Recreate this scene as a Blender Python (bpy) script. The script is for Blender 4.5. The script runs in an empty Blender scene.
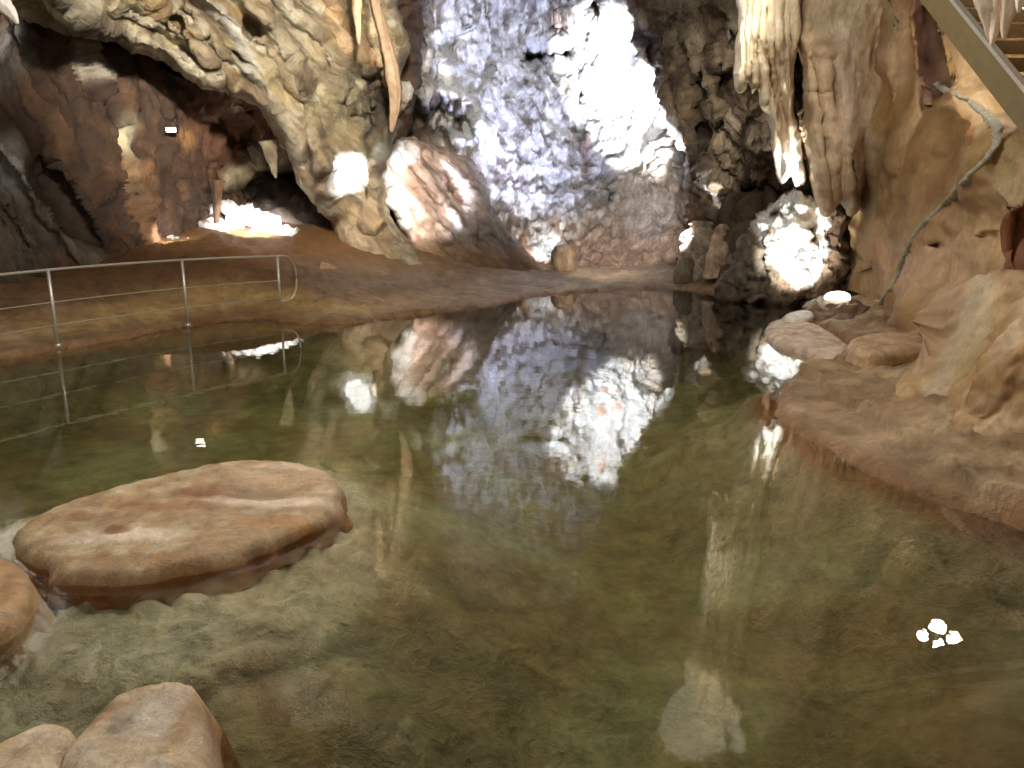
import bpy, math, random
import numpy as np
from mathutils import Vector, Matrix
random.seed(7)
rng = np.random.default_rng(7)
SC = bpy.context.scene
COL = SC.collection

# ------------------------------------------------------------------ camera
F = 770.0
PITCH = math.radians(12.9)
CP, SP = math.cos(PITCH), math.sin(PITCH)
EYE = np.array([0.0, 0.0, 1.75])
cam = bpy.data.cameras.new('camera')
cam.sensor_width = 36.0
cam.lens = 36.0 * F / 1024.0
cam.clip_start = 0.05
cam_o = bpy.data.objects.new('camera', cam)
cam_o.location = EYE
cam_o.rotation_euler = (math.radians(90) - PITCH, 0, 0)
COL.objects.link(cam_o)
SC.camera = cam_o


def at(px, py, Y):
    """the place at forward distance Y that the photograph shows at px, py"""
    px = np.asarray(px, float); py = np.asarray(py, float); Y = np.asarray(Y, float)
    x = (px - 512) / F; v = (384 - py) / F
    dy = CP + v * SP; dz = -SP + v * CP
    t = Y / dy
    return np.stack(np.broadcast_arrays(EYE[0] + x * t, EYE[1] + Y, EYE[2] + dz * t), -1)


def ground(px, py, z=0.0):
    px = np.asarray(px, float); py = np.asarray(py, float)
    x = (px - 512) / F; v = (384 - py) / F
    dy = CP + v * SP; dz = -SP + v * CP
    t = (z - EYE[2]) / dz
    return np.stack(np.broadcast_arrays(x * t, dy * t, z + 0 * t), -1)


# ------------------------------------------------------------------ noise
_perm = rng.permutation(256); _perm = np.concatenate([_perm] * 3)
_grad = rng.normal(size=(256, 3)); _grad /= np.linalg.norm(_grad, axis=1)[:, None]


def perlin(P):
    i = np.floor(P).astype(int); f = P - i; u = f * f * f * (f * (f * 6 - 15) + 10); i = i & 255
    out = 0
    for dx in (0, 1):
        wx = u[:, 0] if dx else 1 - u[:, 0]
        for dy in (0, 1):
            wy = u[:, 1] if dy else 1 - u[:, 1]
            for dz in (0, 1):
                wz = u[:, 2] if dz else 1 - u[:, 2]
                h = _perm[_perm[_perm[(i[:, 0] + dx) & 255] + ((i[:, 1] + dy) & 255)] + ((i[:, 2] + dz) & 255)]
                g = _grad[h]
                d = g[:, 0] * (f[:, 0] - dx) + g[:, 1] * (f[:, 1] - dy) + g[:, 2] * (f[:, 2] - dz)
                out = out + wx * wy * wz * d
    return out * 1.5


def fbm(P, s, o=4, g=.5):
    a, r = 1., 0
    for k in range(o):
        r = r + a * perlin(P * s * 2 ** k + 13.7 * k); a *= g
    return r


def ridged(P, s, o=4, g=.5):
    a, r = 1., 0
    for k in range(o):
        r = r + a * (1 - 2 * np.abs(perlin(P * s * 2 ** k + 7.1 * k))); a *= g
    return r - .5


def worley(P, s):
    Q = P * s; i = np.floor(Q).astype(int); d1 = np.full(len(Q), 9.); d2 = np.full(len(Q), 9.); idc = np.zeros(len(Q))
    for dx in (-1, 0, 1):
        for dy in (-1, 0, 1):
            for dz in (-1, 0, 1):
                c = i + (dx, dy, dz); h = _perm[_perm[_perm[c[:, 0] & 255] + (c[:, 1] & 255)] + (c[:, 2] & 255)]
                p = c + .5 + .45 * _grad[h]
                d = np.linalg.norm(p - Q, axis=1)
                n = d < d1
                d2 = np.where(n, d1, np.minimum(d2, d)); idc = np.where(n, h / 255., idc); d1 = np.where(n, d, d1)
    return d1, d2, idc


def lin(c):
    c = np.asarray(c, float) / 255.
    return np.where(c <= .04045, c / 12.92, ((c + .055) / 1.055) ** 2.4)


def ss(a, b, x):
    t = np.clip((x - a) / (b - a), 0, 1); return t * t * (3 - 2 * t)


# ------------------------------------------------------------------ planar helpers
def smooth_poly(pts, sub=6, closed=True):
    P = np.array(pts, float); n = len(P); out = []
    for i in range(n if closed else n - 1):
        if closed:
            a, b, c, d = P[i - 1], P[i], P[(i + 1) % n], P[(i + 2) % n]
        else:
            a, b, c, d = P[max(i - 1, 0)], P[i], P[i + 1], P[min(i + 2, n - 1)]
        for k in range(sub):
            t = k / sub
            out.append(.5 * ((2 * b) + (c - a) * t + (2 * a - 5 * b + 4 * c - d) * t * t + (3 * b - a - 3 * c + d) * t ** 3))
    if not closed: out.append(P[-1])
    return np.array(out)


def seg_dist(U, poly, closed=True):
    best = np.full(len(U), 1e18); near = np.zeros_like(U); par = np.zeros(len(U))
    n = len(poly)
    for i in range(n if closed else n - 1):
        a = poly[i]; b = poly[(i + 1) % n]; e = b - a; L = (e @ e) + 1e-12
        t = np.clip(((U - a) @ e) / L, 0, 1); q = a + t[:, None] * e; d = ((U - q) ** 2).sum(1)
        m = d < best; best = np.where(m, d, best); near[m] = q[m]; par = np.where(m, (i + t) / n, par)
    return np.sqrt(best), near, par


def inside(U, poly):
    r = np.zeros(len(U), bool); n = len(poly)
    for i in range(n):
        x1, y1 = poly[i]; x2, y2 = poly[(i + 1) % n]
        if y1 == y2: continue
        c = ((y1 > U[:, 1]) != (y2 > U[:, 1])) & (U[:, 0] < (x2 - x1) * (U[:, 1] - y1) / (y2 - y1) + x1)
        r ^= c
    return r


def tps(ctrl, scale):
    C = np.array(ctrl, float); X = C[:, :2] / scale; y = C[:, 2]; n = len(X)
    d = ((X[:, None] - X[None]) ** 2).sum(-1); K = .5 * d * np.log(d + 1e-12) + np.eye(n) * 1e-3
    Pm = np.hstack([np.ones((n, 1)), X]); A = np.zeros((n + 3, n + 3)); A[:n, :n] = K; A[:n, n:] = Pm; A[n:, :n] = Pm.T
    w = np.linalg.solve(A, np.concatenate([y, np.zeros(3)]))

    def f(U):
        V = U / scale; out = w[n] + V @ w[n + 1:]
        for k in range(n):
            dd = ((V - X[k]) ** 2).sum(1); out = out + w[k] * .5 * dd * np.log(dd + 1e-12)
        return np.clip(out, y.min() - .5, y.max() + .5)
    return f


def grid_mesh(poly, step):
    """a square-grid mesh that fills the polygon; border vertices are pulled onto the outline"""
    lo, hi = poly.min(0), poly.max(0)
    nx, ny = int((hi[0] - lo[0]) / step) + 3, int((hi[1] - lo[1]) / step) + 3
    gx, gy = np.meshgrid(np.arange(nx) * step + lo[0] - step, np.arange(ny) * step + lo[1] - step)
    U = np.stack([gx.ravel(), gy.ravel()], 1)
    ins = inside(U, poly).reshape(ny, nx)
    cell = ins[:-1, :-1] | ins[1:, :-1] | ins[:-1, 1:] | ins[1:, 1:]
    c3 = ins[:-1, :-1].astype(int) + ins[1:, :-1] + ins[:-1, 1:] + ins[1:, 1:]
    cell = c3 >= 2
    idx = np.arange(nx * ny).reshape(ny, nx)
    j, i = np.nonzero(cell)
    quads = np.stack([idx[j, i], idx[j, i + 1], idx[j + 1, i + 1], idx[j + 1, i]], 1)
    used = np.unique(quads); remap = -np.ones(nx * ny, int); remap[used] = np.arange(len(used))
    quads = remap[quads]; U = U[used]
    # border edges
    e = np.concatenate([quads[:, [0, 1]], quads[:, [1, 2]], quads[:, [2, 3]], quads[:, [3, 0]]])
    key = np.sort(e, 1); k1 = key[:, 0].astype(np.int64) * len(U) + key[:, 1]
    u, inv, cnt = np.unique(k1, return_inverse=True, return_counts=True)
    be = e[cnt[inv] == 1]
    bv = np.unique(be)
    d, near, _ = seg_dist(U[bv], poly)
    U[bv] = near
    return U, quads, be, bv


def make_mesh(name, V, faces, col=None, smooth=True):
    me = bpy.data.meshes.new(name)
    V = np.asarray(V, np.float32)
    if isinstance(faces, np.ndarray):
        n = len(faces); k = faces.shape[1]
        me.vertices.add(len(V)); me.vertices.foreach_set('co', V.ravel())
        me.loops.add(n * k); me.loops.foreach_set('vertex_index', faces.astype(np.int32).ravel())
        me.polygons.add(n); me.polygons.foreach_set('loop_start', np.arange(0, n * k, k, dtype=np.int32))
        me.polygons.foreach_set('loop_total', np.full(n, k, dtype=np.int32))
        me.update(calc_edges=True)
    else:
        me.from_pydata([tuple(v) for v in V], [], faces); me.update()
    if smooth:
        me.polygons.foreach_set('use_smooth', np.ones(len(me.polygons), bool))
    if col is not None:
        a = me.color_attributes.new('Col', 'FLOAT_COLOR', 'POINT')
        c = np.ones((len(V), 4), np.float32); c[:, :3] = col; a.data.foreach_set('color', c.ravel())
    me.validate(); me.update()
    return me


def vnormals(V, Q):
    N = np.zeros_like(V)
    fn = np.cross(V[Q[:, 2]] - V[Q[:, 0]], V[Q[:, 3]] - V[Q[:, 1]])
    for k in range(4): np.add.at(N, Q[:, k], fn)
    return N / (np.linalg.norm(N, axis=1)[:, None] + 1e-12)


def put(name, V, faces, mat, col=None, parent=None, smooth=True, base=True):
    """link ONE mesh object; a top-level one gets its origin at the middle of its base"""
    V = np.asarray(V, float)
    o0 = np.zeros(3)
    if parent is None and base:
        o0 = np.array([V[:, 0].mean(), V[:, 1].mean(), V[:, 2].min()])
    elif parent is not None:
        o0 = np.array(parent.location) if parent.parent is None else np.array(parent.parent.location) + np.array(parent.location)
    me = make_mesh(name, V - o0, faces, col, smooth)
    me.materials.append(mat)
    o = bpy.data.objects.new(name, me); COL.objects.link(o)
    if parent is not None:
        o.parent = parent
    else:
        o.location = o0
    return o


def empty(name, loc):
    o = bpy.data.objects.new(name, None); o.location = loc; COL.objects.link(o); return o


def tag(o, label, cat, group=None, kind=None):
    o['label'] = label; o['category'] = cat
    if group: o['group'] = group
    if kind: o['kind'] = kind
    return o


def struct(o, label=None, cat=None):
    o['kind'] = 'structure'
    if label: o['label'] = label; o['category'] = cat
    return o


# ------------------------------------------------------------------ feature and colour fields over a picture-plane or ground-plane domain
def apply_feats(U, P, feats, wob=0.25, wscale=1.2):
    """sum of pits (positive, away) and ridges (negative, towards) in metres"""
    out = np.zeros(len(U)); n1 = fbm(P, wscale, 3); n2 = fbm(P + 31.7, wscale, 3)
    for f in feats:
        if f[0] == 'pit':
            _, cx, cy, rx, ry, ang, dep = f; a = math.radians(ang); dx, dy = U[:, 0] - cx, U[:, 1] - cy
            u = (dx * math.cos(a) + dy * math.sin(a)) / rx; v = (-dx * math.sin(a) + dy * math.cos(a)) / ry
            r = np.sqrt(u * u + v * v) * (1 + wob * n1 * 1.6)
            out += dep * (1 - ss(.55, 1.15, r))
        elif f[0] == 'ridge':
            _, pts, w, h = f
            d, _, par = seg_dist(U + np.stack([n1, n2], 1) * w * wob * 2, smooth_poly(pts, 5, False), False)
            out -= h * np.exp(-(d / w) ** 2) * (.85 + .15 * n2)
        elif f[0] == 'step':      # everything on the inner side of a polygon comes forward by h
            _, pts, w, h = f
            pl = smooth_poly(pts, 4); d, _, _ = seg_dist(U, pl); s = np.where(inside(U, pl), d, -d) + n1 * w * wob * 2
            out -= h * ss(-w, w, s)
    return out


def apply_paint(U, P, base, paints, wob=.26, wscale=1.5):
    """rock colours: base list blended by noise, then stains, crusts and painted light or shade with ragged edges"""
    n1 = fbm(P, wscale, 4); n2 = fbm(P + 17.3, wscale * 2.7, 4); n3 = ridged(P + 5.5, wscale * 1.7, 4)
    c = np.tile(lin(base[0]), (len(U), 1))
    for k, b in enumerate(base[1:]):
        m = ss(-.3, .5, [n1, n2, n3 - .2, -n1, -n2][k % 5])[:, None] * .85
        c = c * (1 - m) + lin(b) * m
    for p in paints:
        if p[0] == 'e':
            _, cx, cy, rx, ry, ang, colr, st, soft = p; a = math.radians(ang); dx, dy = U[:, 0] - cx, U[:, 1] - cy
            u = (dx * math.cos(a) + dy * math.sin(a)) / rx; v = (-dx * math.sin(a) + dy * math.cos(a)) / ry
            r = np.sqrt(u * u + v * v) + wob * (n1 * .8 + n2 * .7)
            m = st * (1 - ss(1 - soft, 1 + soft, r))
        elif p[0] == 'l':
            _, pts, w, colr, st, soft = p
            d, _, _ = seg_dist(U, smooth_poly(pts, 5, False), False)
            r = d / w + wob * (n1 * .8 + n2 * .7)
            m = st * (1 - ss(1 - soft, 1 + soft, r))
        elif p[0] == 'p':
            _, pts, w, colr, st, soft = p
            pl = smooth_poly(pts, 4); d, _, _ = seg_dist(U, pl); s = np.where(inside(U, pl), d, -d) / w + wob * (n1 * .8 + n2 * .7) * 1.5
            m = st * ss(-soft, soft, s)
        elif p[0] == 'n':         # noise-picked crust everywhere
            _, sc, thr, colr, st, soft = p
            m = st * ss(thr - soft, thr + soft, fbm(P + 3.3, sc, 4) )
        elif p[0] == 'ne':        # noise-picked crust inside an ellipse
            _, cx, cy, rx, ry, sc, thr, colr, st, soft = p
            r = np.sqrt(((U[:, 0] - cx) / rx) ** 2 + ((U[:, 1] - cy) / ry) ** 2)
            m = st * ss(thr - soft, thr + soft, fbm(P + 3.3, sc, 4) + .5 * (1 - r)) * (1 - ss(.7, 1.2, r))
        m = m[:, None]; c = c * (1 - m) + lin(colr) * m
    g = (c @ np.array([.3, .6, .1]))[:, None]
    return c * .8 + g * .2 * np.array([1.0, 1.0, .92])


def noise_disp(P, specs):
    out = np.zeros(len(P))
    for s in specs:
        kind, sc, amp = s[:3]; Q = P
        if len(s) > 3:            # stretched along a direction
            d = np.array(s[3], float); d /= np.linalg.norm(d); k = s[4]
            Q = P - (P @ d)[:, None] * d * (1 - k)
        if kind == 'f': out += amp * fbm(Q, sc, 5)
        elif kind == 'r': out += amp * ridged(Q, sc, 4)
        elif kind == 'w':
            d1, d2, _ = worley(Q + .25 * np.stack([perlin(Q * sc * 1.5), perlin(Q * sc * 1.5 + 9), perlin(Q * sc * 1.5 + 21)], 1) / sc, sc); out += amp * np.minimum((d2 - d1) * 2.2, 1)
        elif kind == 'k':
            w = np.stack([perlin(Q * sc * .7 + 3), perlin(Q * sc * .7 + 12), perlin(Q * sc * .7 + 27)], 1) / sc * .2
            a, g = 1., 0
            for k_ in range(5):
                g = g + a * (.35 - np.abs(perlin((Q + w) * sc * 2.1 ** k_ + 5.3 * k_)) ) * (1 if k_ % 2 else 1.3); a *= .58
            out += amp * 1.6 * g
        elif kind == 'b':
            d1, d2, _ = worley(Q, sc); out += amp * (.7 - d1)
    return out


def relief(name, outline, ctrl, mat, base, paints=(), feats=(), noise=(), step=2.5, edge=(14, 1.0), back=1.2, sub=5, pdir=None, parent=None, pscale=1.5, tscale=100., noback=False):
    """a rock body: front surface through the control distances, rounded rim, sides running back into the hill"""
    poly = smooth_poly(outline, sub) if sub > 1 else np.array(outline, float)
    U, Q, be, bv = grid_mesh(poly, step)
    Y = tps(ctrl, tscale)(U)
    P0 = at(U[:, 0], U[:, 1], Y)
    Y = Y + apply_feats(U, P0, feats)
    d, _, _ = seg_dist(U, poly)
    w, T = edge
    q = np.clip(1 - d / w, 0, 1)
    Y = Y + T * (1 - np.sqrt(np.clip(1 - q * q, 0, 1)))
    V = at(U[:, 0], U[:, 1], Y)
    PP = P0
    if pdir is not None:
        dv = np.array(pdir[0], float); dv /= np.linalg.norm(dv); PP = P0 - (P0 @ dv)[:, None] * dv * (1 - pdir[1])
    col = apply_paint(U, PP, base, paints, wscale=pscale)
    N = vnormals(V, Q)
    if N[:, 1].mean() > 0: N = -N; Q = Q[:, ::-1]; be = be[:, ::-1]
    V = V + N * noise_disp(P0, noise)[:, None]
    # the sides run back
    if not noback:
        ring = V[bv].copy(); cen = V.mean(0)
        out = ring - EYE; out /= out[:, 1:2]
        inw = cen - ring; inw[:, 1] = 0; inw /= np.linalg.norm(inw, axis=1)[:, None] + 1e-9
        ring2 = ring + out * back + inw * .25 * back
        remap = {int(b): len(V) + k for k, b in enumerate(bv)}
        sq = np.array([[b, a, remap[int(a)], remap[int(b)]] for a, b in be])
        V = np.vstack([V, ring2]); col = np.vstack([col, col[bv]]); Q = np.vstack([Q, sq])
    return put(name, V, Q, mat, col, parent)


def ground_slab(name, poly, top, mat, base, paints=(), noise=(), step=.03, edge=(.12, .1), depth=.5, flare=.1, sub=6, parent=None, pscale=2.5, tilt=(0, 0), feats=()):
    """a stone lying in the water or on the bank: ground outline, domed ragged top, sides going down and flaring"""
    poly = smooth_poly(poly, sub); U, Q, be, bv = grid_mesh(poly, step)
    c0 = poly.mean(0)
    d, _, _ = seg_dist(U, poly); w, T = edge; q = np.clip(1 - d / w, 0, 1)
    P0 = np.column_stack([U, np.full(len(U), top)])
    z = top - T * (1 - np.sqrt(np.clip(1 - q * q, 0, 1))) + (U - c0) @ np.array(tilt) - apply_feats(U, P0, feats)
    z = z + noise_disp(P0, noise) * (1 - .5 * q)
    col = apply_paint(U, P0, base, paints, wscale=pscale)
    V = np.column_stack([U, z])
    if Q.size:
        n = vnormals(V, Q)
        if n[:, 2].mean() < 0: Q = Q[:, ::-1]; be = be[:, ::-1]
    prev = bv; rows = [(.4, .35), (.75, .7), (1., 1.)]
    for a, b in rows:
        ring = V[bv].copy(); out = ring[:, :2] - c0; out /= np.linalg.norm(out, axis=1)[:, None] + 1e-9
        rp = np.column_stack([ring[:, :2], ring[:, 2]])
        wv = fbm(rp, 3., 3) * .06 + (.5 - worley(rp * (1, 1, 3) + b, 5.)[0]) * .05
        new = np.column_stack([ring[:, :2] + out * (flare * a + wv)[:, None], ring[:, 2] * (1 - b) + b * (top - depth)])
        remap = {int(x): len(V) + k for k, x in enumerate(bv)}; pm = {int(x): int(y) for x, y in zip(bv, prev)}
        sq = np.array([[pm[int(y)], pm[int(x)], remap[int(x)], remap[int(y)]] for x, y in be])
        V = np.vstack([V, new]); col = np.vstack([col, lin(paints_side.get(name, base[-1]))[None].repeat(len(new), 0)]); Q = np.vstack([Q, sq])
        prev = np.array([remap[int(x)] for x in bv])
    return put(name, V, Q, mat, col, parent)


paints_side = {}


def tube(pts, rad, n=10, cap=True, squash=None):
    """swept tube; returns V, F lists"""
    P = np.array(pts, float); m = len(P); R = np.broadcast_to(np.array(rad, float), (m,))
    V, Fc = [], []
    T = np.gradient(P, axis=0); T /= np.linalg.norm(T, axis=1)[:, None]
    ref = np.array([0, 0, 1.]) if abs(T[0, 2]) < .9 else np.array([1., 0, 0])
    for i in range(m):
        a = np.cross(T[i], ref); a /= np.linalg.norm(a) + 1e-9; b = np.cross(a, T[i])
        for k in range(n):
            th = 2 * math.pi * k / n
            V.append(P[i] + R[i] * (a * math.cos(th) + b * math.sin(th) * (squash or 1)))
    for i in range(m - 1):
        for k in range(n):
            Fc.append((i * n + k, i * n + (k + 1) % n, (i + 1) * n + (k + 1) % n, (i + 1) * n + k))
    if cap:
        Fc.append(tuple(range(n))[::-1]); Fc.append(tuple((m - 1) * n + k for k in range(n)))
    return np.array(V), Fc


def boxv(c, s, R=None):
    c = np.array(c, float); s = np.array(s, float) / 2
    v = np.array([[x, y, z] for x in (-1, 1) for y in (-1, 1) for z in (-1, 1)], float) * s
    if R is not None: v = v @ np.array(R).T
    f = [(0, 1, 3, 2), (4, 6, 7, 5), (0, 4, 5, 1), (2, 3, 7, 6), (0, 2, 6, 4), (1, 5, 7, 3)]
    return v + c, f


def join(parts):
    V, Fc = [], []; n = 0
    for v, f in parts:
        V.append(v); Fc += [tuple(i + n for i in q) for q in f]; n += len(v)
    return np.vstack(V), Fc


def stalactite(name, pts, rad, mat, base, noise=((('f', 3., .03)),), n=20, sub=8, flute=.12, nf=5, parent=None, squash=1., pscale=3., paints=None):
    """hanging or standing dripstone: swept along pts (3D), radius list, fluted and lumpy"""
    P = smooth_poly(pts, sub, False); r = np.interp(np.linspace(0, 1, len(P)), np.linspace(0, 1, len(rad)), rad)
    V, Fc = [], []
    T = np.gradient(P, axis=0); T /= np.linalg.norm(T, axis=1)[:, None] + 1e-9
    ph = random.random() * 6
    for i in range(len(P)):
        a = np.cross(T[i], (0, 1, 0.)); a /= np.linalg.norm(a) + 1e-9; b = np.cross(a, T[i])
        for k in range(n):
            th = 2 * math.pi * k / n
            rr = r[i] * (1 + flute * math.sin(nf * th + ph + .3 * i / sub) + flute * .6 * math.sin((nf * 2 + 1) * th + 2 * ph))
            V.append(P[i] + rr * (a * math.cos(th) + b * math.sin(th) * squash))
    m = len(P)
    for i in range(m - 1):
        for k in range(n):
            Fc.append((i * n + k, i * n + (k + 1) % n, (i + 1) * n + (k + 1) % n, (i + 1) * n + k))
    V = np.array(V)
    cen = np.repeat(P, n, axis=0); out = V - cen; L = np.linalg.norm(out, axis=1)[:, None] + 1e-9
    rr = np.repeat(r, n)[:, None]
    V = V + out / L * (noise_disp(V, noise)[:, None] * np.clip(rr / r.max() * 1.5, .15, 1))
    Fc.append(tuple(range(n))[::-1]); Fc.append(tuple((m - 1) * n + k for k in range(n)))
    U = V[:, [0, 2]]
    col = apply_paint(U, V, base, paints or [], wscale=pscale)
    return put(name, V, Fc, mat, col, parent)


# ------------------------------------------------------------------ materials
def newmat(name):
    m = bpy.data.materials.new(name); m.use_nodes = True; nt = m.node_tree; nt.nodes.clear(); return m, nt


def nd(nt, t, **kw):
    n = nt.nodes.new(t)
    for k, v in kw.items():
        if k in n.inputs: n.inputs[k].default_value = v
        else: setattr(n, k, v)
    return n


def rock_mat(name, rough=.7, bump=.55, bdist=.06, scale=5., con=(.55, 1.35), spec=.35, fine=26., stretch=(1, 1, 1), rot=0., ridge=False):
    m, nt = newmat(name); L = nt.links.new
    geo = nd(nt, 'ShaderNodeNewGeometry'); mp = nd(nt, 'ShaderNodeMapping'); mp.inputs['Scale'].default_value = stretch
    m0 = nd(nt, 'ShaderNodeMapping'); m0.inputs['Rotation'].default_value = (0, math.radians(rot), 0)
    L(geo.outputs['Position'], m0.inputs['Vector']); L(m0.outputs[0], mp.inputs['Vector'])
    at_ = nd(nt, 'ShaderNodeAttribute', attribute_name='Col')
    n1 = nd(nt, 'ShaderNodeTexNoise', Scale=scale, Detail=8., Roughness=.68, Distortion=.4)
    n2 = nd(nt, 'ShaderNodeTexNoise', Scale=fine, Detail=6., Roughness=.7)
    if ridge:
        v1 = nd(nt, 'ShaderNodeTexNoise', noise_type='RIDGED_MULTIFRACTAL', Scale=scale * .9, Detail=6., Roughness=.55, Distortion=.8)
    else:
        v1 = nd(nt, 'ShaderNodeTexVoronoi', Scale=scale * 1.6, feature='SMOOTH_F1')
    for n in (n1, n2, v1): L(mp.outputs[0], n.inputs['Vector'])
    r = nd(nt, 'ShaderNodeMapRange'); r.inputs[1].default_value = .3; r.inputs[2].default_value = .7; r.inputs[3].default_value = con[0]; r.inputs[4].default_value = con[1]
    L(n1.outputs['Fac'], r.inputs[0])
    r2 = nd(nt, 'ShaderNodeMapRange'); r2.inputs[1].default_value = .3; r2.inputs[2].default_value = .7; r2.inputs[3].default_value = .75; r2.inputs[4].default_value = 1.22
    L(n2.outputs['Fac'], r2.inputs[0])
    mul = nd(nt, 'ShaderNodeMath', operation='MULTIPLY'); L(r.outputs[0], mul.inputs[0]); L(r2.outputs[0], mul.inputs[1])
    sc = nd(nt, 'ShaderNodeVectorMath', operation='SCALE'); L(at_.outputs['Color'], sc.inputs[0]); L(mul.outputs[0], sc.inputs['Scale'])
    bs = nd(nt, 'ShaderNodeBsdfPrincipled', Roughness=rough); bs.inputs['Specular IOR Level'].default_value = spec
    L(sc.outputs[0], bs.inputs['Base Color'])
    add = nd(nt, 'ShaderNodeMath', operation='MULTIPLY_ADD'); L(n2.outputs['Fac'], add.inputs[0]); add.inputs[1].default_value = .35; L(n1.outputs['Fac'], add.inputs[2])
    add2 = nd(nt, 'ShaderNodeMath', operation='MULTIPLY_ADD'); L(v1.outputs['Fac' if ridge else 'Distance'], add2.inputs[0]); add2.inputs[1].default_value = .3 if ridge else .5; L(add.outputs[0], add2.inputs[2])
    bp = nd(nt, 'ShaderNodeBump', Strength=bump, Distance=bdist); L(add2.outputs[0], bp.inputs['Height']); L(bp.outputs[0], bs.inputs['Normal'])
    rr = nd(nt, 'ShaderNodeMapRange'); rr.inputs[1].default_value = .35; rr.inputs[2].default_value = .65; rr.inputs[3].default_value = rough - .18; rr.inputs[4].default_value = rough + .15
    L(n2.outputs['Fac'], rr.inputs[0]); L(rr.outputs[0], bs.inputs['Roughness'])
    out = nd(nt, 'ShaderNodeOutputMaterial'); L(bs.outputs[0], out.inputs[0])
    return m


def plain_mat(name, c, rough=.5, metal=0., emit=None, es=0., nscale=30., con=(.85, 1.15)):
    m, nt = newmat(name); L = nt.links.new
    geo = nd(nt, 'ShaderNodeNewGeometry')
    n1 = nd(nt, 'ShaderNodeTexNoise', Scale=nscale, Detail=5.); L(geo.outputs['Position'], n1.inputs['Vector'])
    r = nd(nt, 'ShaderNodeMapRange'); r.inputs[3].default_value = con[0]; r.inputs[4].default_value = con[1]; L(n1.outputs['Fac'], r.inputs[0])
    sc = nd(nt, 'ShaderNodeVectorMath', operation='SCALE'); sc.inputs[0].default_value = tuple(lin(c)); L(r.outputs[0], sc.inputs['Scale'])
    bs = nd(nt, 'ShaderNodeBsdfPrincipled', Roughness=rough, Metallic=metal); L(sc.outputs[0], bs.inputs['Base Color'])
    if emit is not None:
        bs.inputs['Emission Color'].default_value = (*lin(emit), 1); bs.inputs['Emission Strength'].default_value = es
    out = nd(nt, 'ShaderNodeOutputMaterial'); L(bs.outputs[0], out.inputs[0])
    return m


M_rock = rock_mat('cave_rock')
M_crust = rock_mat('crusted_rock', bump=1., bdist=.22, scale=2.8, con=(.4, 1.45), rough=.62, fine=13., stretch=(1, 1, .5), ridge=True)
M_sweep = rock_mat('diagonal_banded_rock', bump=1., bdist=.2, scale=2.8, con=(.4, 1.45), rough=.65, fine=12., stretch=(.28, 1, 1), rot=-41, ridge=True)
M_brown = rock_mat('iron_stained_rock', bump=.8, bdist=.15, con=(.5, 1.4), scale=2.2, fine=12., stretch=(1, 1, .6), ridge=True)
M_flow = rock_mat('flowstone', bump=.3, bdist=.04, scale=3., con=(.75, 1.2), stretch=(1, 1, .3), rough=.6)
M_smooth = rock_mat('smooth_wall', bump=.3, bdist=.05, scale=1.4, con=(.7, 1.25), stretch=(1, 1, .5), rough=.7, fine=14.)
M_wet = rock_mat('wet_travertine', bump=.7, bdist=.03, scale=7., con=(.62, 1.3), rough=.5, spec=.5, fine=45.)
M_bank = rock_mat('bank_rock', bump=.9, bdist=.07, scale=4.5, con=(.58, 1.32), rough=.55, spec=.4, fine=24., ridge=True)
M_steel = plain_mat('galvanised_steel', (190, 188, 180), .35, .6)
M_stair = plain_mat('weathered_stair_steel', (104, 90, 58), .7, .0, nscale=8., con=(.7, 1.25))
M_tread = plain_mat('stair_tread', (140, 115, 78), .8, nscale=16., con=(.6, 1.3))
M_mortar = rock_mat('grey_mortar', bump=.7, bdist=.03, scale=16., con=(.6, 1.3), rough=.9)
M_glow = plain_mat('lamp_and_cap_glow', (255, 250, 235), .3, 0, (255, 248, 230), 3.)
M_globe = plain_mat('lit_globe', (255, 252, 245), .3, 0, (255, 250, 240), 40.)
M_black = plain_mat('black_casing', (28, 28, 28), .5)

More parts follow.
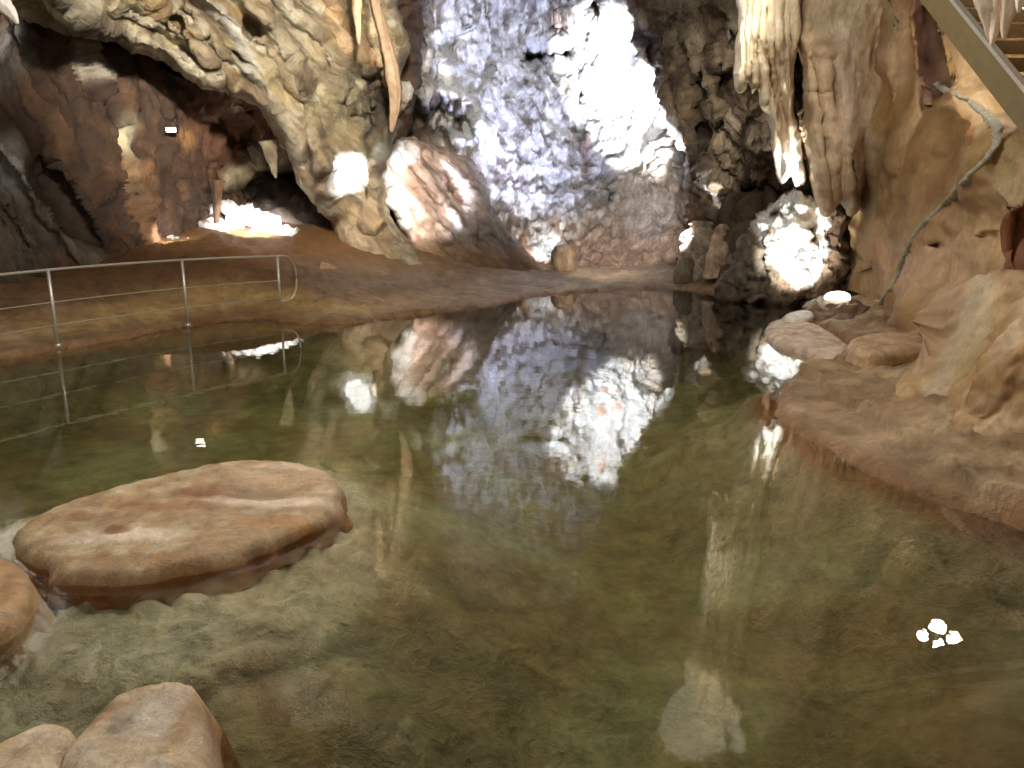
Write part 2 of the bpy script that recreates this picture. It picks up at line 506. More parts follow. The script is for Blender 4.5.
# =================================================================== SETTING
# ---- left recess: a deep iron-brown wall
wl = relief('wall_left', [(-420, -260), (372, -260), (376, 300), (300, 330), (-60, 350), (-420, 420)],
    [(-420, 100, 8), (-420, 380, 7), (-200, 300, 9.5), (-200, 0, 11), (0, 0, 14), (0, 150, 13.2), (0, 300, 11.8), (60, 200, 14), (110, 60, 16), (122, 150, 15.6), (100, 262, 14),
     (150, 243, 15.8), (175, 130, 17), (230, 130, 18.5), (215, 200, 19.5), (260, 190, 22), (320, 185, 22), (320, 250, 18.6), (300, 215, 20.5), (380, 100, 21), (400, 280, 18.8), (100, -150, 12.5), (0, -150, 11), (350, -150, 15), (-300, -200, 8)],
    M_brown, [(88, 60, 34), (72, 47, 27), (106, 72, 40), (62, 43, 29)],
    paints=[('e', 240, 150, 60, 45, 20, (128, 78, 42), .6, .5), ('l', [(79, 36), (84, 58), (88, 76), (101, 87)], 3, (190, 175, 150), .7, .6),
            ('l', [(120, 128), (124, 160), (128, 190)], 2.2, (176, 150, 96), .7, .5), ('e', 121, 138, 5, 16, 0, (200, 190, 150), .7, .4),
            ('l', [(128, 170), (136, 210), (146, 245)], 9, (140, 96, 56), .6, .5),
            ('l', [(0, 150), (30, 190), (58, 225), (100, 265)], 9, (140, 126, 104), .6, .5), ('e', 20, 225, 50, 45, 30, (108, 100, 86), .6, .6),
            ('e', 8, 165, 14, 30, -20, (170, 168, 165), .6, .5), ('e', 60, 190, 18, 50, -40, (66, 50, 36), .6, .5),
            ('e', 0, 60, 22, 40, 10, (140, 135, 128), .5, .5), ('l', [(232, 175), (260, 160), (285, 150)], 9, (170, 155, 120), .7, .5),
            ('e', 300, 225, 50, 30, 20, (120, 108, 100), .8, .5), ('e', 240, 105, 7, 10, 0, (215, 190, 170), .8, .3), ('e', 172, 132, 12, 10, 10, (170, 120, 50), .6, .6),  # last ellipse paints the yellow glow around the small floodlight
            ('e', -90, 60, 50, 90, 0, (225, 220, 212), .8, .4), ('e', -250, 240, 120, 120, 0, (205, 200, 190), .8, .4)],  # unseen white patches past the left edge, added to brighten the pool's reflection
    feats=[('ridge', [(113, 60), (122, 130), (130, 190), (148, 245)], 5, .3), ('ridge', [(75, 25), (90, 80), (118, 118)], 5, .2),
           ('ridge', [(-10, 135), (30, 185), (60, 225), (105, 268)], 9, .45), ('ridge', [(0, 195), (20, 225), (45, 268)], 10, .4),
           ('pit', 62, 200, 12, 60, -38, .35), ('pit', 235, 130, 30, 16, 30, .9), ('pit', 290, 180, 40, 18, 15, 1.6), ('pit', 190, 60, 40, 18, 20, .8),
           ('ridge', [(225, 178), (255, 165), (290, 148)], 8, .8), ('ridge', [(255, 200), (300, 225), (345, 250)], 16, .7)],
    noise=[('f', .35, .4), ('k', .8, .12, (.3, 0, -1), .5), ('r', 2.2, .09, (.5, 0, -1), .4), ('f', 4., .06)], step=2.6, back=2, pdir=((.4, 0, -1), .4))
struct(wl, 'iron-brown rock wall of the dark recess behind the railing', 'wall')

# ---- the lamplit back wall, leaning away like a frozen cascade
WHITE = (250, 250, 250)
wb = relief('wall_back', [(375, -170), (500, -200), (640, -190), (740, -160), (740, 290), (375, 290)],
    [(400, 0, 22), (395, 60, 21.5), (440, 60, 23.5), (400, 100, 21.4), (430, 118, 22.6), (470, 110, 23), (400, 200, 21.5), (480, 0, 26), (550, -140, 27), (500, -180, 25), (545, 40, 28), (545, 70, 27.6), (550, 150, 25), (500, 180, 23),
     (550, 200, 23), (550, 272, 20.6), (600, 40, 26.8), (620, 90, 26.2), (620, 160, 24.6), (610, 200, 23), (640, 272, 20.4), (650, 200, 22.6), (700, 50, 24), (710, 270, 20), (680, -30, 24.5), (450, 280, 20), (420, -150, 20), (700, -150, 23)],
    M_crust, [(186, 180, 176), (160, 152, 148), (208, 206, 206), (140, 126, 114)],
    paints=[('e', 412, 50, 30, 75, 10, (128, 112, 90), .85, .4), ('e', 430, 122, 45, 30, 0, (112, 88, 60), .95, .3), ('e', 480, 200, 35, 60, 20, (160, 140, 130), .6, .5),
            ('e', 560, 255, 160, 28, 0, (176, 132, 98), .9, .5), ('e', 640, 225, 60, 45, 0, (186, 160, 142), .8, .5), ('e', 650, 215, 26, 26, 0, (200, 192, 188), .7, .4),
            ('e', 560, 200, 60, 22, 0, (168, 156, 150), .6, .5),
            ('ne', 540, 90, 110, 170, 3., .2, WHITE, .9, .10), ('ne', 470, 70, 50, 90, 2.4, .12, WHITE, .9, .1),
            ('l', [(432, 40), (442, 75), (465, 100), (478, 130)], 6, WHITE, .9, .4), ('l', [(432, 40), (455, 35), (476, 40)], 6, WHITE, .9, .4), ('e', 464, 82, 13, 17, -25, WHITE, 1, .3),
            ('p', [(602, 12), (622, 8), (640, 40), (660, 80), (664, 105), (662, 140), (655, 160), (640, 162), (618, 164), (600, 165), (594, 140), (590, 100), (586, 60)], 9, (254, 254, 254), 1, .5),  # polygon paints the lamp's overexposure into the white flowstone
            ('e', 610, 100, 5, 6, 0, (190, 130, 100), .9, .4), ('e', 628, 107, 6, 4, 0, (225, 160, 135), .9, .3), ('e', 612, 128, 5, 6, 0, (170, 120, 90), .8, .4), ('e', 629, 130, 4, 6, 0, (190, 140, 110), .8, .4), ('e', 614, 28, 6, 10, 0, (190, 120, 95), .8, .4),
            ('e', 582, 90, 5, 24, 0, (100, 70, 52), .8, .4), ('e', 586, 150, 7, 24, 0, (150, 110, 84), .7, .5), ('e', 560, 22, 14, 22, 0, (120, 100, 92), .9, .35), ('e', 545, 56, 25, 9, -5, (74, 62, 56), 1, .25), ('l', [(518, 50), (540, 42), (572, 44)], 3, WHITE, .9, .4), ('e', 598, 5, 9, 14, 0, (96, 48, 30), .95, .25),  # dark ellipses on the pits paint their shade in
            ('e', 613, 166, 13, 11, 0, (158, 158, 160), 1, .2), ('e', 610, 190, 8, 22, 0, (130, 122, 118), .6, .4), ('e', 545, 244, 16, 13, 0, WHITE, 1, .3), ('l', [(520, 150), (530, 170), (545, 180)], 5, WHITE, .7, .4), ('l', [(555, 155), (562, 175), (566, 185)], 5, WHITE, .9, .4),  # white ellipse at the wall foot paints a pool of lamplight
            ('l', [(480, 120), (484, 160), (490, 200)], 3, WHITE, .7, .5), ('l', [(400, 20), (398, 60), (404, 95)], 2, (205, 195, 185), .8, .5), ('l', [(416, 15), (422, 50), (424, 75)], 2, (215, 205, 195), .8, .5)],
    feats=[('pit', 545, 56, 25, 10, -5, 3), ('pit', 598, 4, 10, 14, 0, 1.3), ('pit', 432, 122, 38, 22, 5, 2.2), ('pit', 450, 48, 14, 24, 10, 1.0), ('pit', 582, 90, 5, 24, 0, .6), ('pit', 560, 20, 14, 22, 0, .7), ('pit', 500, 95, 5, 16, -20, .5),
           ('pit', 610, 192, 8, 16, 0, .5), ('ridge', [(600, 0), (600, 60), (606, 150)], 12, .5), ('ridge', [(640, 40), (662, 100), (670, 160), (676, 250)], 10, .8),
           ('ridge', [(398, -40), (396, 30), (402, 90)], 5, .6), ('ridge', [(410, -40), (412, 30), (424, 85)], 5, .5), ('ridge', [(424, -40), (424, 30), (428, 80)], 5, .5), ('ridge', [(436, -20), (444, 60), (474, 120), (482, 190)], 7, .7),
           ('ridge', [(395, 100), (420, 92), (450, 95), (475, 125)], 7, .9), ('ridge', [(600, 160), (613, 158), (626, 164)], 9, .5), ('pit', 484, 60, 5, 40, 5, .7), ('pit', 578, 120, 4, 40, 0, .4)],
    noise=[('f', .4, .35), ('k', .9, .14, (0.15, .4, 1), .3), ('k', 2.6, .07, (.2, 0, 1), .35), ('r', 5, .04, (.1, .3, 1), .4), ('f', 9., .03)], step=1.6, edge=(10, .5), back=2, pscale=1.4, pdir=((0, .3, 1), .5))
struct(wb, 'lamplit pale blue and white crusted flowstone wall behind the pool', 'wall')

# ---- dark lattice rock between the bright wall and the curtain
wr = relief('wall_rear', [(618, -170), (627, -20), (640, 45), (657, 78), (669, 100), (666, 125), (679, 155), (690, 190), (684, 215), (678, 262), (690, 296), (790, 300), (880, 300), (900, 100), (880, -170)],
    [(630, -50, 22), (645, 30, 21.5), (700, 40, 19.5), (668, 110, 21), (700, 150, 19.6), (690, 260, 19.6), (720, 200, 19.4), (760, 50, 17), (760, 150, 17.2), (765, 196, 18.4), (750, 225, 17.4), (760, 285, 16), (840, 100, 14.8), (840, 285, 14.6), (700, -150, 19), (850, -150, 14.5)],
    M_crust, [(122, 96, 66), (98, 72, 50), (158, 138, 108), (82, 58, 40)],
    paints=[('ne', 700, 20, 60, 40, 1.5, .1, (184, 164, 132), .7, .2), ('ne', 720, 110, 60, 80, 1.8, .12, (164, 140, 104), .65, .2), ('ne', 720, 165, 45, 40, 1.8, .05, (178, 154, 122), .7, .2), ('e', 770, 195, 28, 14, -10, (72, 46, 32), .9, .4),
            ('l', [(698, 120), (700, 150), (712, 190)], 7, (70, 52, 42), .7, .5), ('l', [(709, 172), (715, 188), (720, 206)], 4, (252, 250, 246), 1, .3), ('l', [(672, 120), (676, 150), (684, 190)], 6, (200, 200, 205), .8, .5), ('e', 745, 265, 35, 35, 0, (118, 98, 78), .8, .4), ('e', 765, 60, 14, 60, 0, (120, 92, 56), .7, .5), ('e', 690, 240, 10, 30, 0, (112, 62, 38), .8, .4)],  # near-white line paints the narrow streak of light
    feats=[('pit', 768, 196, 30, 14, -8, 2.0), ('pit', 725, 80, 10, 14, 0, 1), ('pit', 655, 55, 8, 40, -15, 1.0), ('pit', 700, 90, 9, 26, 10, 1.2), ('pit', 757, 120, 12, 22, 20, 1.2), ('pit', 698, 165, 6, 40, 0, .9), ('pit', 745, 140, 14, 8, 20, .8), ('pit', 738, 35, 10, 12, 0, .7),
           ('pit', 722, 130, 8, 10, 20, .7), ('pit', 752, 85, 9, 10, 0, .9), ('pit', 675, 20, 9, 14, 0, .8), ('pit', 690, 225, 7, 30, 0, .9), ('ridge', [(670, 20), (690, 35), (715, 25)], 8, .6), ('ridge', [(700, 150), (712, 175), (728, 185)], 6, .5), ('ridge', [(728, 214), (765, 212), (790, 205)], 5, .9),
           ('ridge', [(735, 250), (750, 232), (770, 238)], 18, .7)],
    noise=[('f', .5, .4), ('k', 1.0, .18, (0, .3, 1), .35), ('k', 2.8, .09, (.1, 0, 1), .4), ('r', 5., .08), ('f', 8., .04)], step=1.6, edge=(9, .8), back=2, pdir=((0, .1, 1), .5))
struct(wr, 'dark brown pitted rock wall with pale crusts right of the bright wall', 'wall')

# ---- right wall: big smooth folds
wr2_ctrl = [(850, 0, 13.6), (865, 100, 13.2), (862, 200, 13.3), (845, 285, 13.6), (880, 310, 11.7), (900, 320, 10.6), (920, 100, 11.6), (930, 200, 10.8), (925, 335, 9.2), (960, 150, 9.9), (960, 250, 9.4), (960, 345, 8), (1000, 135, 9), (1000, 70, 11), (1020, 0, 12.5), (960, 40, 11.6), (940, 0, 12),
     (1000, 200, 8.4), (1020, 260, 7.8), (1010, 345, 7), (1100, 150, 7), (1100, 300, 5.4), (1300, 200, 4.6), (1300, 400, 3.6), (1100, 420, 4.6), (1100, -100, 9), (1500, 200, 3.6), (1500, 500, 2.6)]
wrt = relief('wall_right', [(852, -170), (1100, -190), (1600, -200), (1600, 640), (1250, 500), (1000, 470), (930, 370), (905, 342), (880, 322), (842, 302), (832, 288), (842, 258), (850, 228), (856, 200), (854, 100), (852, 0)],
    wr2_ctrl, M_smooth, [(170, 132, 78), (152, 114, 62), (184, 148, 98), (142, 108, 54), (166, 136, 94)],
    paints=[('l', [(846, 60), (856, 110), (868, 150)], 16, (172, 150, 122), .6, .6), ('e', 852, 20, 40, 40, 0, (140, 128, 84), .6, .5), ('l', [(915, -10), (926, 30), (932, 84)], 11, (112, 76, 58), .95, .4), ('l', [(866, 0), (874, 40), (872, 95)], 7, (124, 76, 34), .75, .6), ('l', [(894, -10), (905, 30), (917, 75)], 6, (132, 84, 40), .75, .6), ('l', [(884, 90), (886, 150), (880, 210)], 9, (128, 92, 36), .7, .7), ('l', [(925, 100), (922, 160), (912, 215)], 6, (130, 92, 40), .6, .7), ('l', [(942, 110), (944, 160), (935, 200)], 5, (126, 88, 38), .6, .7), ('e', 900, 25, 5, 40, -14, (196, 158, 112), .5, .6), ('l', [(958, 190), (930, 250), (905, 300)], 7, (150, 108, 60), .5, .7), ('e', 1010, 160, 24, 20, 0, (150, 124, 66), .6, .6), ('e', 985, 230, 22, 30, 0, (196, 156, 108), .5, .6), 
            ('e', 890, 60, 12, 30, -10, (206, 168, 126), .6, .5), ('e', 885, 110, 22, 18, 0, (160, 120, 52), .7, .5), ('l', [(905, 100), (902, 150), (896, 200)], 8, (140, 104, 50), .6, .5), ('l', [(958, 105), (962, 130), (958, 170)], 7, (170, 104, 44), .8, .5), ('e', 968, 80, 22, 35, -35, (212, 176, 122), .8, .4), ('e', 945, 60, 9, 14, 0, (182, 132, 56), .7, .5),
            ('e', 930, 270, 40, 30, -30, (212, 172, 130), .6, .5), ('e', 875, 260, 25, 30, 0, (190, 138, 84), .6, .5), ('p', [(1004, 214), (1060, 205), (1060, 275), (1030, 272), (998, 280), (1000, 240)], 4, (128, 74, 36), .95, .3), ('e', 1015, 190, 16, 22, 0, (170, 150, 110), .6, .5), ('e', 880, 310, 36, 16, 20, (160, 110, 60), .5, .5),
            ('l', [(860, 285), (885, 315), (910, 330)], 8, (120, 84, 50), .5, .5)],
    feats=[('ridge', [(880, -30), (888, 60), (882, 150)], 14, .3), ('ridge', [(908, -20), (915, 60), (905, 160)], 9, .25), ('pit', 929, 50, 9, 46, -12, .35), ('ridge', [(950, 90), (965, 140), (940, 230)], 16, .3), ('ridge', [(1000, 130), (980, 165), (1004, 210)], 14, .35), ('pit', 1030, 240, 28, 32, 0, .25),
           ('pit', 936, 246, 4, 3, 10, .15), ('pit', 984, 236, 5, 3, 0, .15), ('ridge', [(860, 120), (870, 200), (850, 270)], 10, .3)],
    noise=[('f', .35, .4), ('r', .8, .12, (-.2, 0, 1), .35), ('f', 2., .07), ('f', 6., .02)], step=2.6, edge=(10, .35), back=2.5, pscale=1.2, pdir=((-.2, 0, 1), .3))
struct(wrt, 'smooth tan flowstone wall in broad folds under the staircase', 'wall')

# ---- pool bed, banks and ledges: one ground surface
shore_px = [(-420, 470), (-150, 388), (0, 361), (60, 350), (130, 338), (190, 327), (240, 320), (280, 322), (330, 325), (380, 320), (418, 315), (460, 309), (500, 304), (540, 296), (600, 291), (660, 288), (692, 291), (740, 297), (765, 299),
            (795, 303), (812, 310), (808, 322), (835, 338), (852, 350), (845, 357), (815, 370), (782, 388), (769, 404), (776, 418), (796, 433), (830, 456), (880, 481), (930, 501), (1024, 531), (1150, 575)]
shore = [tuple(ground(x, y)[:2]) for x, y in shore_px] + [(2.45, 2.0), (2.2, 1.1), (0.8, .9), (-1.6, .8), (-4.5, .9), (-5.6, 2.5)]
shore = smooth_poly(shore, 4)
us = np.concatenate([np.arange(-700, -60, 16), np.arange(-60, 1090, 3.2), np.arange(1090, 1760, 16)])
vs = np.concatenate([np.arange(246, 272, 1.2), np.arange(272, 400, 1.6), np.arange(400, 780, 4), np.arange(780, 1300, 26)])
gu, gv = np.meshgrid(us, vs)
G = ground(gu.ravel(), gv.ravel())[:, :2]
G3 = np.column_stack([G, np.zeros(len(G))])
dsh, _, _ = seg_dist(G, shore); ins = inside(G, shore)
dsh = dsh + .12 * fbm(G3, 1.5, 4) * np.clip(G[:, 1] / 6, .4, 1.4); 
landH = tps([(-9, 8, .35), (-7, 11, .42), (-5.5, 12.2, .35), (-5.6, 14.4, .95), (-7.5, 14.5, .9), (-3.8, 14.5, .6), (-3, 16.5, .5), (-1.5, 17.5, .32), (0, 20, .25), (-3, 19, 1.0), (2, 20.5, .2), (4, 19, .3), (5.2, 16, .3), (6, 13, .35), (5.3, 9.5, .3), (4, 7, .28), (3.4, 5, .3), (4.6, 5, .5), (5, 7, .5), (3, 3.5, .25), (3.2, 1, .3), (0, -1, .2), (-3, -1, .25), (-7, 3, .6), (-9, 5, 1.0), (0, 26, .6), (-12, 14, 1.2), (8, 26, .6), (9, 10, .5), (12, 10, .6), (8, 5, .5), (12, 18, .6)], 4.)(G)
landH = np.where(G[:, 0] > 1, np.minimum(landH, .42 + .05 * fbm(G3, 1, 3)), landH)
rightness = ss(2, 3.2, G[:, 0] - .05 * G[:, 1]) * (G[:, 1] < 11.5)
dl = np.where(ins, -dsh, dsh)
edge_h = np.where(rightness > .5, .15, .06) * (1 + .4 * fbm(G3 + 8, 1.2, 3))
z_land = edge_h * ss(-.02, .16, dl) + (landH - edge_h) * ss(.1, 1.6, dl) + np.clip(dl * 1.5, 0, 1) * (.06 * fbm(G3, 1.6, 5) + .035 * ridged(G3, 4., 4) - .03 * np.minimum(worley(G3, 3.5)[0], .6))
# terraces on the ledge
d = np.clip(-dl, 0, None)
lump = (.7 - worley(G3, 2.6)[0])
z_bed = -.05 - .35 * ss(0, .5, d) - .75 * ss(.45, 2.2, d) - .9 * ss(2., 5., d) + .12 * fbm(G3, .8, 4) * ss(.2, 1.5, d) + .06 * lump * ss(.1, .6, d)
# the drowned shelf around the flat island and the near-left stones
isl = [tuple(ground(x, y)[:2]) for x, y in [(-20, 600), (-10, 530), (110, 480), (250, 452), (342, 470), (352, 505), (335, 555), (230, 620), (90, 640)]]
ip = smooth_poly(isl, 4); di, _, _ = seg_dist(G, ip); di = np.where(inside(G, ip), di, -di)
shelf = ss(-.38, .0, di + .1 * fbm(G3 + 4, 3., 3))
cell = worley(G3 + .08 * np.stack([perlin(G3 * 5), perlin(G3 * 5 + 4), 0 * dl], 1), 5.5); lumps = np.minimum((cell[1] - cell[0]) * 2, 1)
so = np.clip(-di + .08 * fbm(G3 + 4, 3., 3), 0, None)
near = ss(5.2, 3.6, G[:, 1]) * ss(1.2, -.2, G[:, 0])
z_bed = z_bed * (1 - near) + near * np.maximum(z_bed, -.75)
z_bed = np.maximum(z_bed, -.12 - .08 * ss(.05, .25, so) - .5 * ss(.1, 1.7, so) + .05 * lumps * (1 - ss(.1, .6, so)))
nl = [tuple(ground(x, y)[:2]) for x, y in [(-60, 640), (60, 640), (110, 690), (60, 790), (-120, 790)]]
np_ = smooth_poly(nl, 4); dn, _, _ = seg_dist(G, np_); dn = np.where(inside(G, np_), dn, -dn); shelf2 = ss(-.15, .2, dn)
z_bed = z_bed * (1 - shelf2) + shelf2 * np.maximum(z_bed, -.22 + .06 * lumps)
z = np.where(dl > 0, np.maximum(z_land, .004), z_bed)
cl = apply_paint(G, G3, [(172, 142, 98), (154, 124, 82), (186, 158, 116), (144, 114, 72)], [('n', 1.2, .15, (200, 168, 126), .6, .2), ('n', .9, .2, (138, 100, 58), .5, .2)], wscale=.9)
leftb = ss(-.5, -2.5, G[:, 0]) * ss(9, 11, G[:, 1])
brown = leftb * (.6 + .4 * ss(.25, .8, z_land))
cl = cl * (1 - brown[:, None]) + lin((108, 76, 44)) * brown[:, None]
stripe = np.exp(-((dl - .85) / .35) ** 2) * leftb * (.7 + .6 * fbm(G3, 2, 3)); stripe = np.clip(stripe, 0, .85)[:, None]
cl = cl * (1 - stripe) + lin((196, 164, 104)) * stripe
tide = np.exp(-((dl - .06) / .1) ** 2)[:, None] * .6
cl = cl * (1 - tide) + lin((136, 90, 48)) * tide
bedc = apply_paint(G, G3, [(172, 154, 92), (156, 134, 76), (162, 154, 102), (152, 122, 68)], [('n', .8, .1, (140, 136, 92), .5, .25)], wscale=.5)
pale = np.exp(-(d / (.5 + .9 * rightness)) ** 2) * ss(.02, .12, d)
pale = np.maximum(pale * (.35 + .65 * rightness), shelf * .85); pale = np.clip(np.maximum(pale, shelf2 * .9) * (.75 + .5 * fbm(G3 + 2, 1.5, 4)) * (.72 + .28 * lumps), 0, 1)[:, None]
bedc = bedc * (1 - pale) + lin((212, 206, 180)) * pale
rusty = (np.exp(-((d - .0) / .12) ** 2) * .8)[:, None]
bedc = bedc * (1 - rusty) + lin((150, 90, 44)) * rusty
cl = np.where((dl > 0)[:, None], cl, bedc)
nu, nv = len(us), len(vs); idx = np.arange(nu * nv).reshape(nv, nu)
Q = np.stack([idx[:-1, :-1], idx[:-1, 1:], idx[1:, 1:], idx[1:, :-1]], -1).reshape(-1, 4)[:, ::-1]
fl = put('floor', np.column_stack([G, z]), Q, M_bank, cl)
struct(fl, 'tan rock banks and olive bed of the cave pool', 'floor')

# ---- water
wx0, wx1, wy0, wy1 = -9.5, 8.5, .3, 23.5
mw, nt = newmat('pool_water'); L = nt.links.new
geo = nd(nt, 'ShaderNodeNewGeometry'); wn = nd(nt, 'ShaderNodeTexNoise', Scale=3.2, Detail=3.); L(geo.outputs['Position'], wn.inputs['Vector'])
wbp = nd(nt, 'ShaderNodeBump', Strength=.05, Distance=.02); L(wn.outputs['Fac'], wbp.inputs['Height'])
fr = nd(nt, 'ShaderNodeFresnel', IOR=1.5); L(wbp.outputs[0], fr.inputs['Normal'])
tr = nd(nt, 'ShaderNodeBsdfTransparent'); tr.inputs[0].default_value = (.97, .985, .95, 1)
gl = nd(nt, 'ShaderNodeBsdfGlossy', Roughness=.0); gl.inputs['Color'].default_value = (1, 1, 1, 1); L(wbp.outputs[0], gl.inputs['Normal'])
mx = nd(nt, 'ShaderNodeMixShader'); L(fr.outputs[0], mx.inputs[0]); L(tr.outputs[0], mx.inputs[1]); L(gl.outputs[0], mx.inputs[2])
va = nd(nt, 'ShaderNodeVolumeAbsorption', Density=.25); va.inputs['Color'].default_value = (.43, .60, .30, 1)
mo = nd(nt, 'ShaderNodeOutputMaterial'); L(mx.outputs[0], mo.inputs[0]); L(va.outputs[0], mo.inputs['Volume'])
v, f = boxv(((wx0 + wx1) / 2, (wy0 + wy1) / 2, -1.5), (wx1 - wx0, wy1 - wy0, 3.0))
wat = put('pool_water', v, f, mw, smooth=False, base=False)
tag(wat, 'still clear green pool water mirroring the cave walls', 'water', kind='structure')

# ---- roof
cx_, cy_ = np.meshgrid(np.linspace(-16, 14, 150), np.linspace(-2.5, 30, 160))
C3 = np.column_stack([cx_.ravel(), cy_.ravel(), np.zeros(cx_.size)])
zc = tps([(-14, 0, 4.5), (12, 0, 4.8), (0, 0, 6.2), (0, 8, 7.2), (-10, 10, 5.2), (-6, 13, 6.0), (0, 14, 8.4), (0, 20, 9.6), (1, 28, 11.5), (-6, 20, 8), (-12, 24, 6.5), (8, 12, 7.6), (5, 20, 8.6), (10, 24, 7), (12, 10, 6.5), (-14, 14, 5), (0, -2.5, 5.5)], 6.)(C3[:, :2])
zc = zc + noise_disp(C3, [('f', .3, .7), ('k', .6, .6, (.5, 1, 0), .4), ('r', 1.6, .12)])
nx_, ny_ = 150, 160; idx = np.arange(nx_ * ny_).reshape(ny_, nx_)
Q = np.stack([idx[:-1, :-1], idx[1:, :-1], idx[1:, 1:], idx[:-1, 1:]], -1).reshape(-1, 4)
cc = apply_paint(C3[:, :2], C3, [(150, 128, 92), (128, 104, 70), (172, 156, 124), (108, 82, 54)], [('n', .8, .2, (190, 180, 158), .7, .15), ('n', .5, .2, (96, 62, 40), .7, .2)], wscale=.5)
ceil = put('ceiling', np.column_stack([C3[:, :2], zc]), Q, M_rock, cc)
struct(ceil, 'uneven brown and grey rock roof over the pool', 'ceiling')

# =================================================================== ROCK BODIES
sweep = lambda x, k: [(x, -30), (x + 55, 12), (x + 105 - k, 52), (x + 140 - 2 * k, 105), (x + 158 - 2.4 * k, 165)]
SW = [(10 + 17 * k, (k * 7) % 30) for k in range(17)]
streaks = [('l', sweep(x, k), 1.6 + (i * 5 % 4) * .7, [(96, 72, 42), (206, 194, 164), (126, 92, 46), (188, 172, 140)][i % 4], .75, .6) for i, (x, k) in enumerate(SW)]
sridges = [('ridge', sweep(x + 6, k), 3.5, .22 + .08 * (i % 3)) for i, (x, k) in enumerate(SW) if i % 2]
oh = relief('rock_overhang', [(-200, -190), (-160, -60), (-60, -14), (0, 4), (34, 14), (70, 14), (100, 26), (130, 46), (166, 60), (205, 78), (240, 98), (265, 122), (285, 158), (306, 188), (328, 206), (344, 228), (352, 262), (372, 288), (430, 292), (440, 278), (410, 252), (398, 225), (388, 195), (382, 170), (390, 152), (394, 120), (398, 80), (399, 40), (394, -20), (394, -190)],
    [(-160, -150, 9), (-40, -30, 12), (30, 0, 13), (110, 10, 14), (150, 35, 14.6), (190, 10, 15), (250, 80, 16), (290, 20, 16.2), (300, 130, 16.8), (350, 40, 17), (345, 95, 17.2), (380, 60, 17.8), (380, 110, 18.2), (360, 150, 17.4), (350, 200, 17.8), (365, 255, 17.8), (400, 280, 17.6), (200, -150, 13), (390, -150, 16)],
    M_sweep, [(166, 148, 112), (140, 118, 80), (184, 172, 146), (120, 96, 60), (150, 128, 76)],
    paints=streaks + [('e', -75, -60, 60, 70, 0, (232, 226, 216), .8, .5), ('l', [(60, -5), (110, 30), (160, 50), (215, 74)], 6, (186, 172, 140), .8, .5), ('l', [(40, 8), (90, 14), (130, 40)], 6, (92, 64, 44), .7, .5), ('l', [(120, 0), (180, 40), (250, 75), (275, 110), (300, 150)], 6, (196, 184, 154), .75, .5), ('l', [(200, 0), (235, 30), (252, 70)], 7, (176, 170, 160), .7, .5),  # first ellipse: unseen white patch added for the pool's reflection
            ('l', [(150, 10), (200, 50), (262, 100)], 6, (120, 92, 50), .7, .5), ('l', [(250, 80), (290, 130), (330, 190)], 7, (126, 104, 72), .6, .5), ('e', 345, 90, 26, 30, 0, (122, 112, 84), .6, .5), ('e', 380, 95, 14, 42, 0, (78, 62, 42), .9, .4), ('e', 374, 138, 16, 22, 0, (88, 74, 52), .9, .4), ('e', 380, 152, 8, 10, 0, (150, 150, 140), .6, .4),  # dark ellipses by the right rim paint the lobe's shading
            ('l', [(375, 0), (382, 45), (392, 80)], 5, (206, 176, 136), .8, .5), ('l', [(330, 0), (350, 40), (375, 60)], 8, (176, 134, 84), .7, .5), ('e', 285, 40, 30, 40, 30, (156, 142, 112), .5, .5),
            ('p', [(329, 160), (338, 152), (358, 153), (368, 164), (368, 188), (354, 193), (336, 194), (329, 182)], 5, (252, 252, 250), 1, .25), ('e', 373, 185, 10, 24, 0, (172, 150, 118), .8, .4), ('e', 365, 235, 26, 40, 0, (168, 134, 92), .7, .5), ('l', [(350, 230), (385, 270), (420, 282)], 9, (186, 160, 126), .6, .5)],  # white polygon paints the overexposed lit patch into the rock colour
    feats=sridges + [('ridge', [(50, -20), (110, 25), (165, 52), (235, 92)], 6, .5), ('ridge', [(90, -20), (150, 20), (215, 62), (262, 105)], 6, .45), ('ridge', [(130, -20), (190, 28), (250, 70), (300, 150)], 7, .6), ('ridge', [(180, -30), (235, 30), (280, 90), (330, 180)], 8, .4), ('ridge', [(240, -30), (275, 40), (300, 80)], 9, .4), ('ridge', [(360, -30), (378, 40), (394, 90)], 5, .5), ('ridge', [(320, -30), (345, 35), (372, 62)], 8, .5),
           ('pit', 178, 22, 7, 6, 0, .5), ('pit', 206, 38, 8, 6, 10, .6), ('pit', 252, 26, 8, 10, 0, .5), ('pit', 344, 103, 6, 6, 0, .5), ('pit', 352, 118, 8, 8, 30, .5), ('pit', 368, 80, 14, 9, 20, .5), ('pit', 384, 100, 9, 32, 0, .8), ('pit', 366, 130, 8, 14, 0, .5), ('pit', 325, 60, 6, 8, 0, .3), ('pit', 300, 100, 6, 10, -20, .4), ('pit', 235, 55, 22, 4, 35, .5), ('pit', 130, 10, 22, 3, 35, .35),
           ('step', [(366, 164), (386, 164), (388, 200), (384, 225), (362, 225)], 3, .35)],
    noise=[('f', .5, .3), ('r', 1.3, .09, (.75, .2, -.65), .14), ('k', 2.6, .035, (.75, 0, -.65), .2), ('f', 2.5, .05), ('f', 7., .02)], step=1.8, edge=(12, 1.2), back=3, pdir=((.75, .1, -.65), .22), pscale=2.)
tag(oh, 'huge grey-gold rock overhang sloping down to the white-lit patch left of center', 'rock overhang')

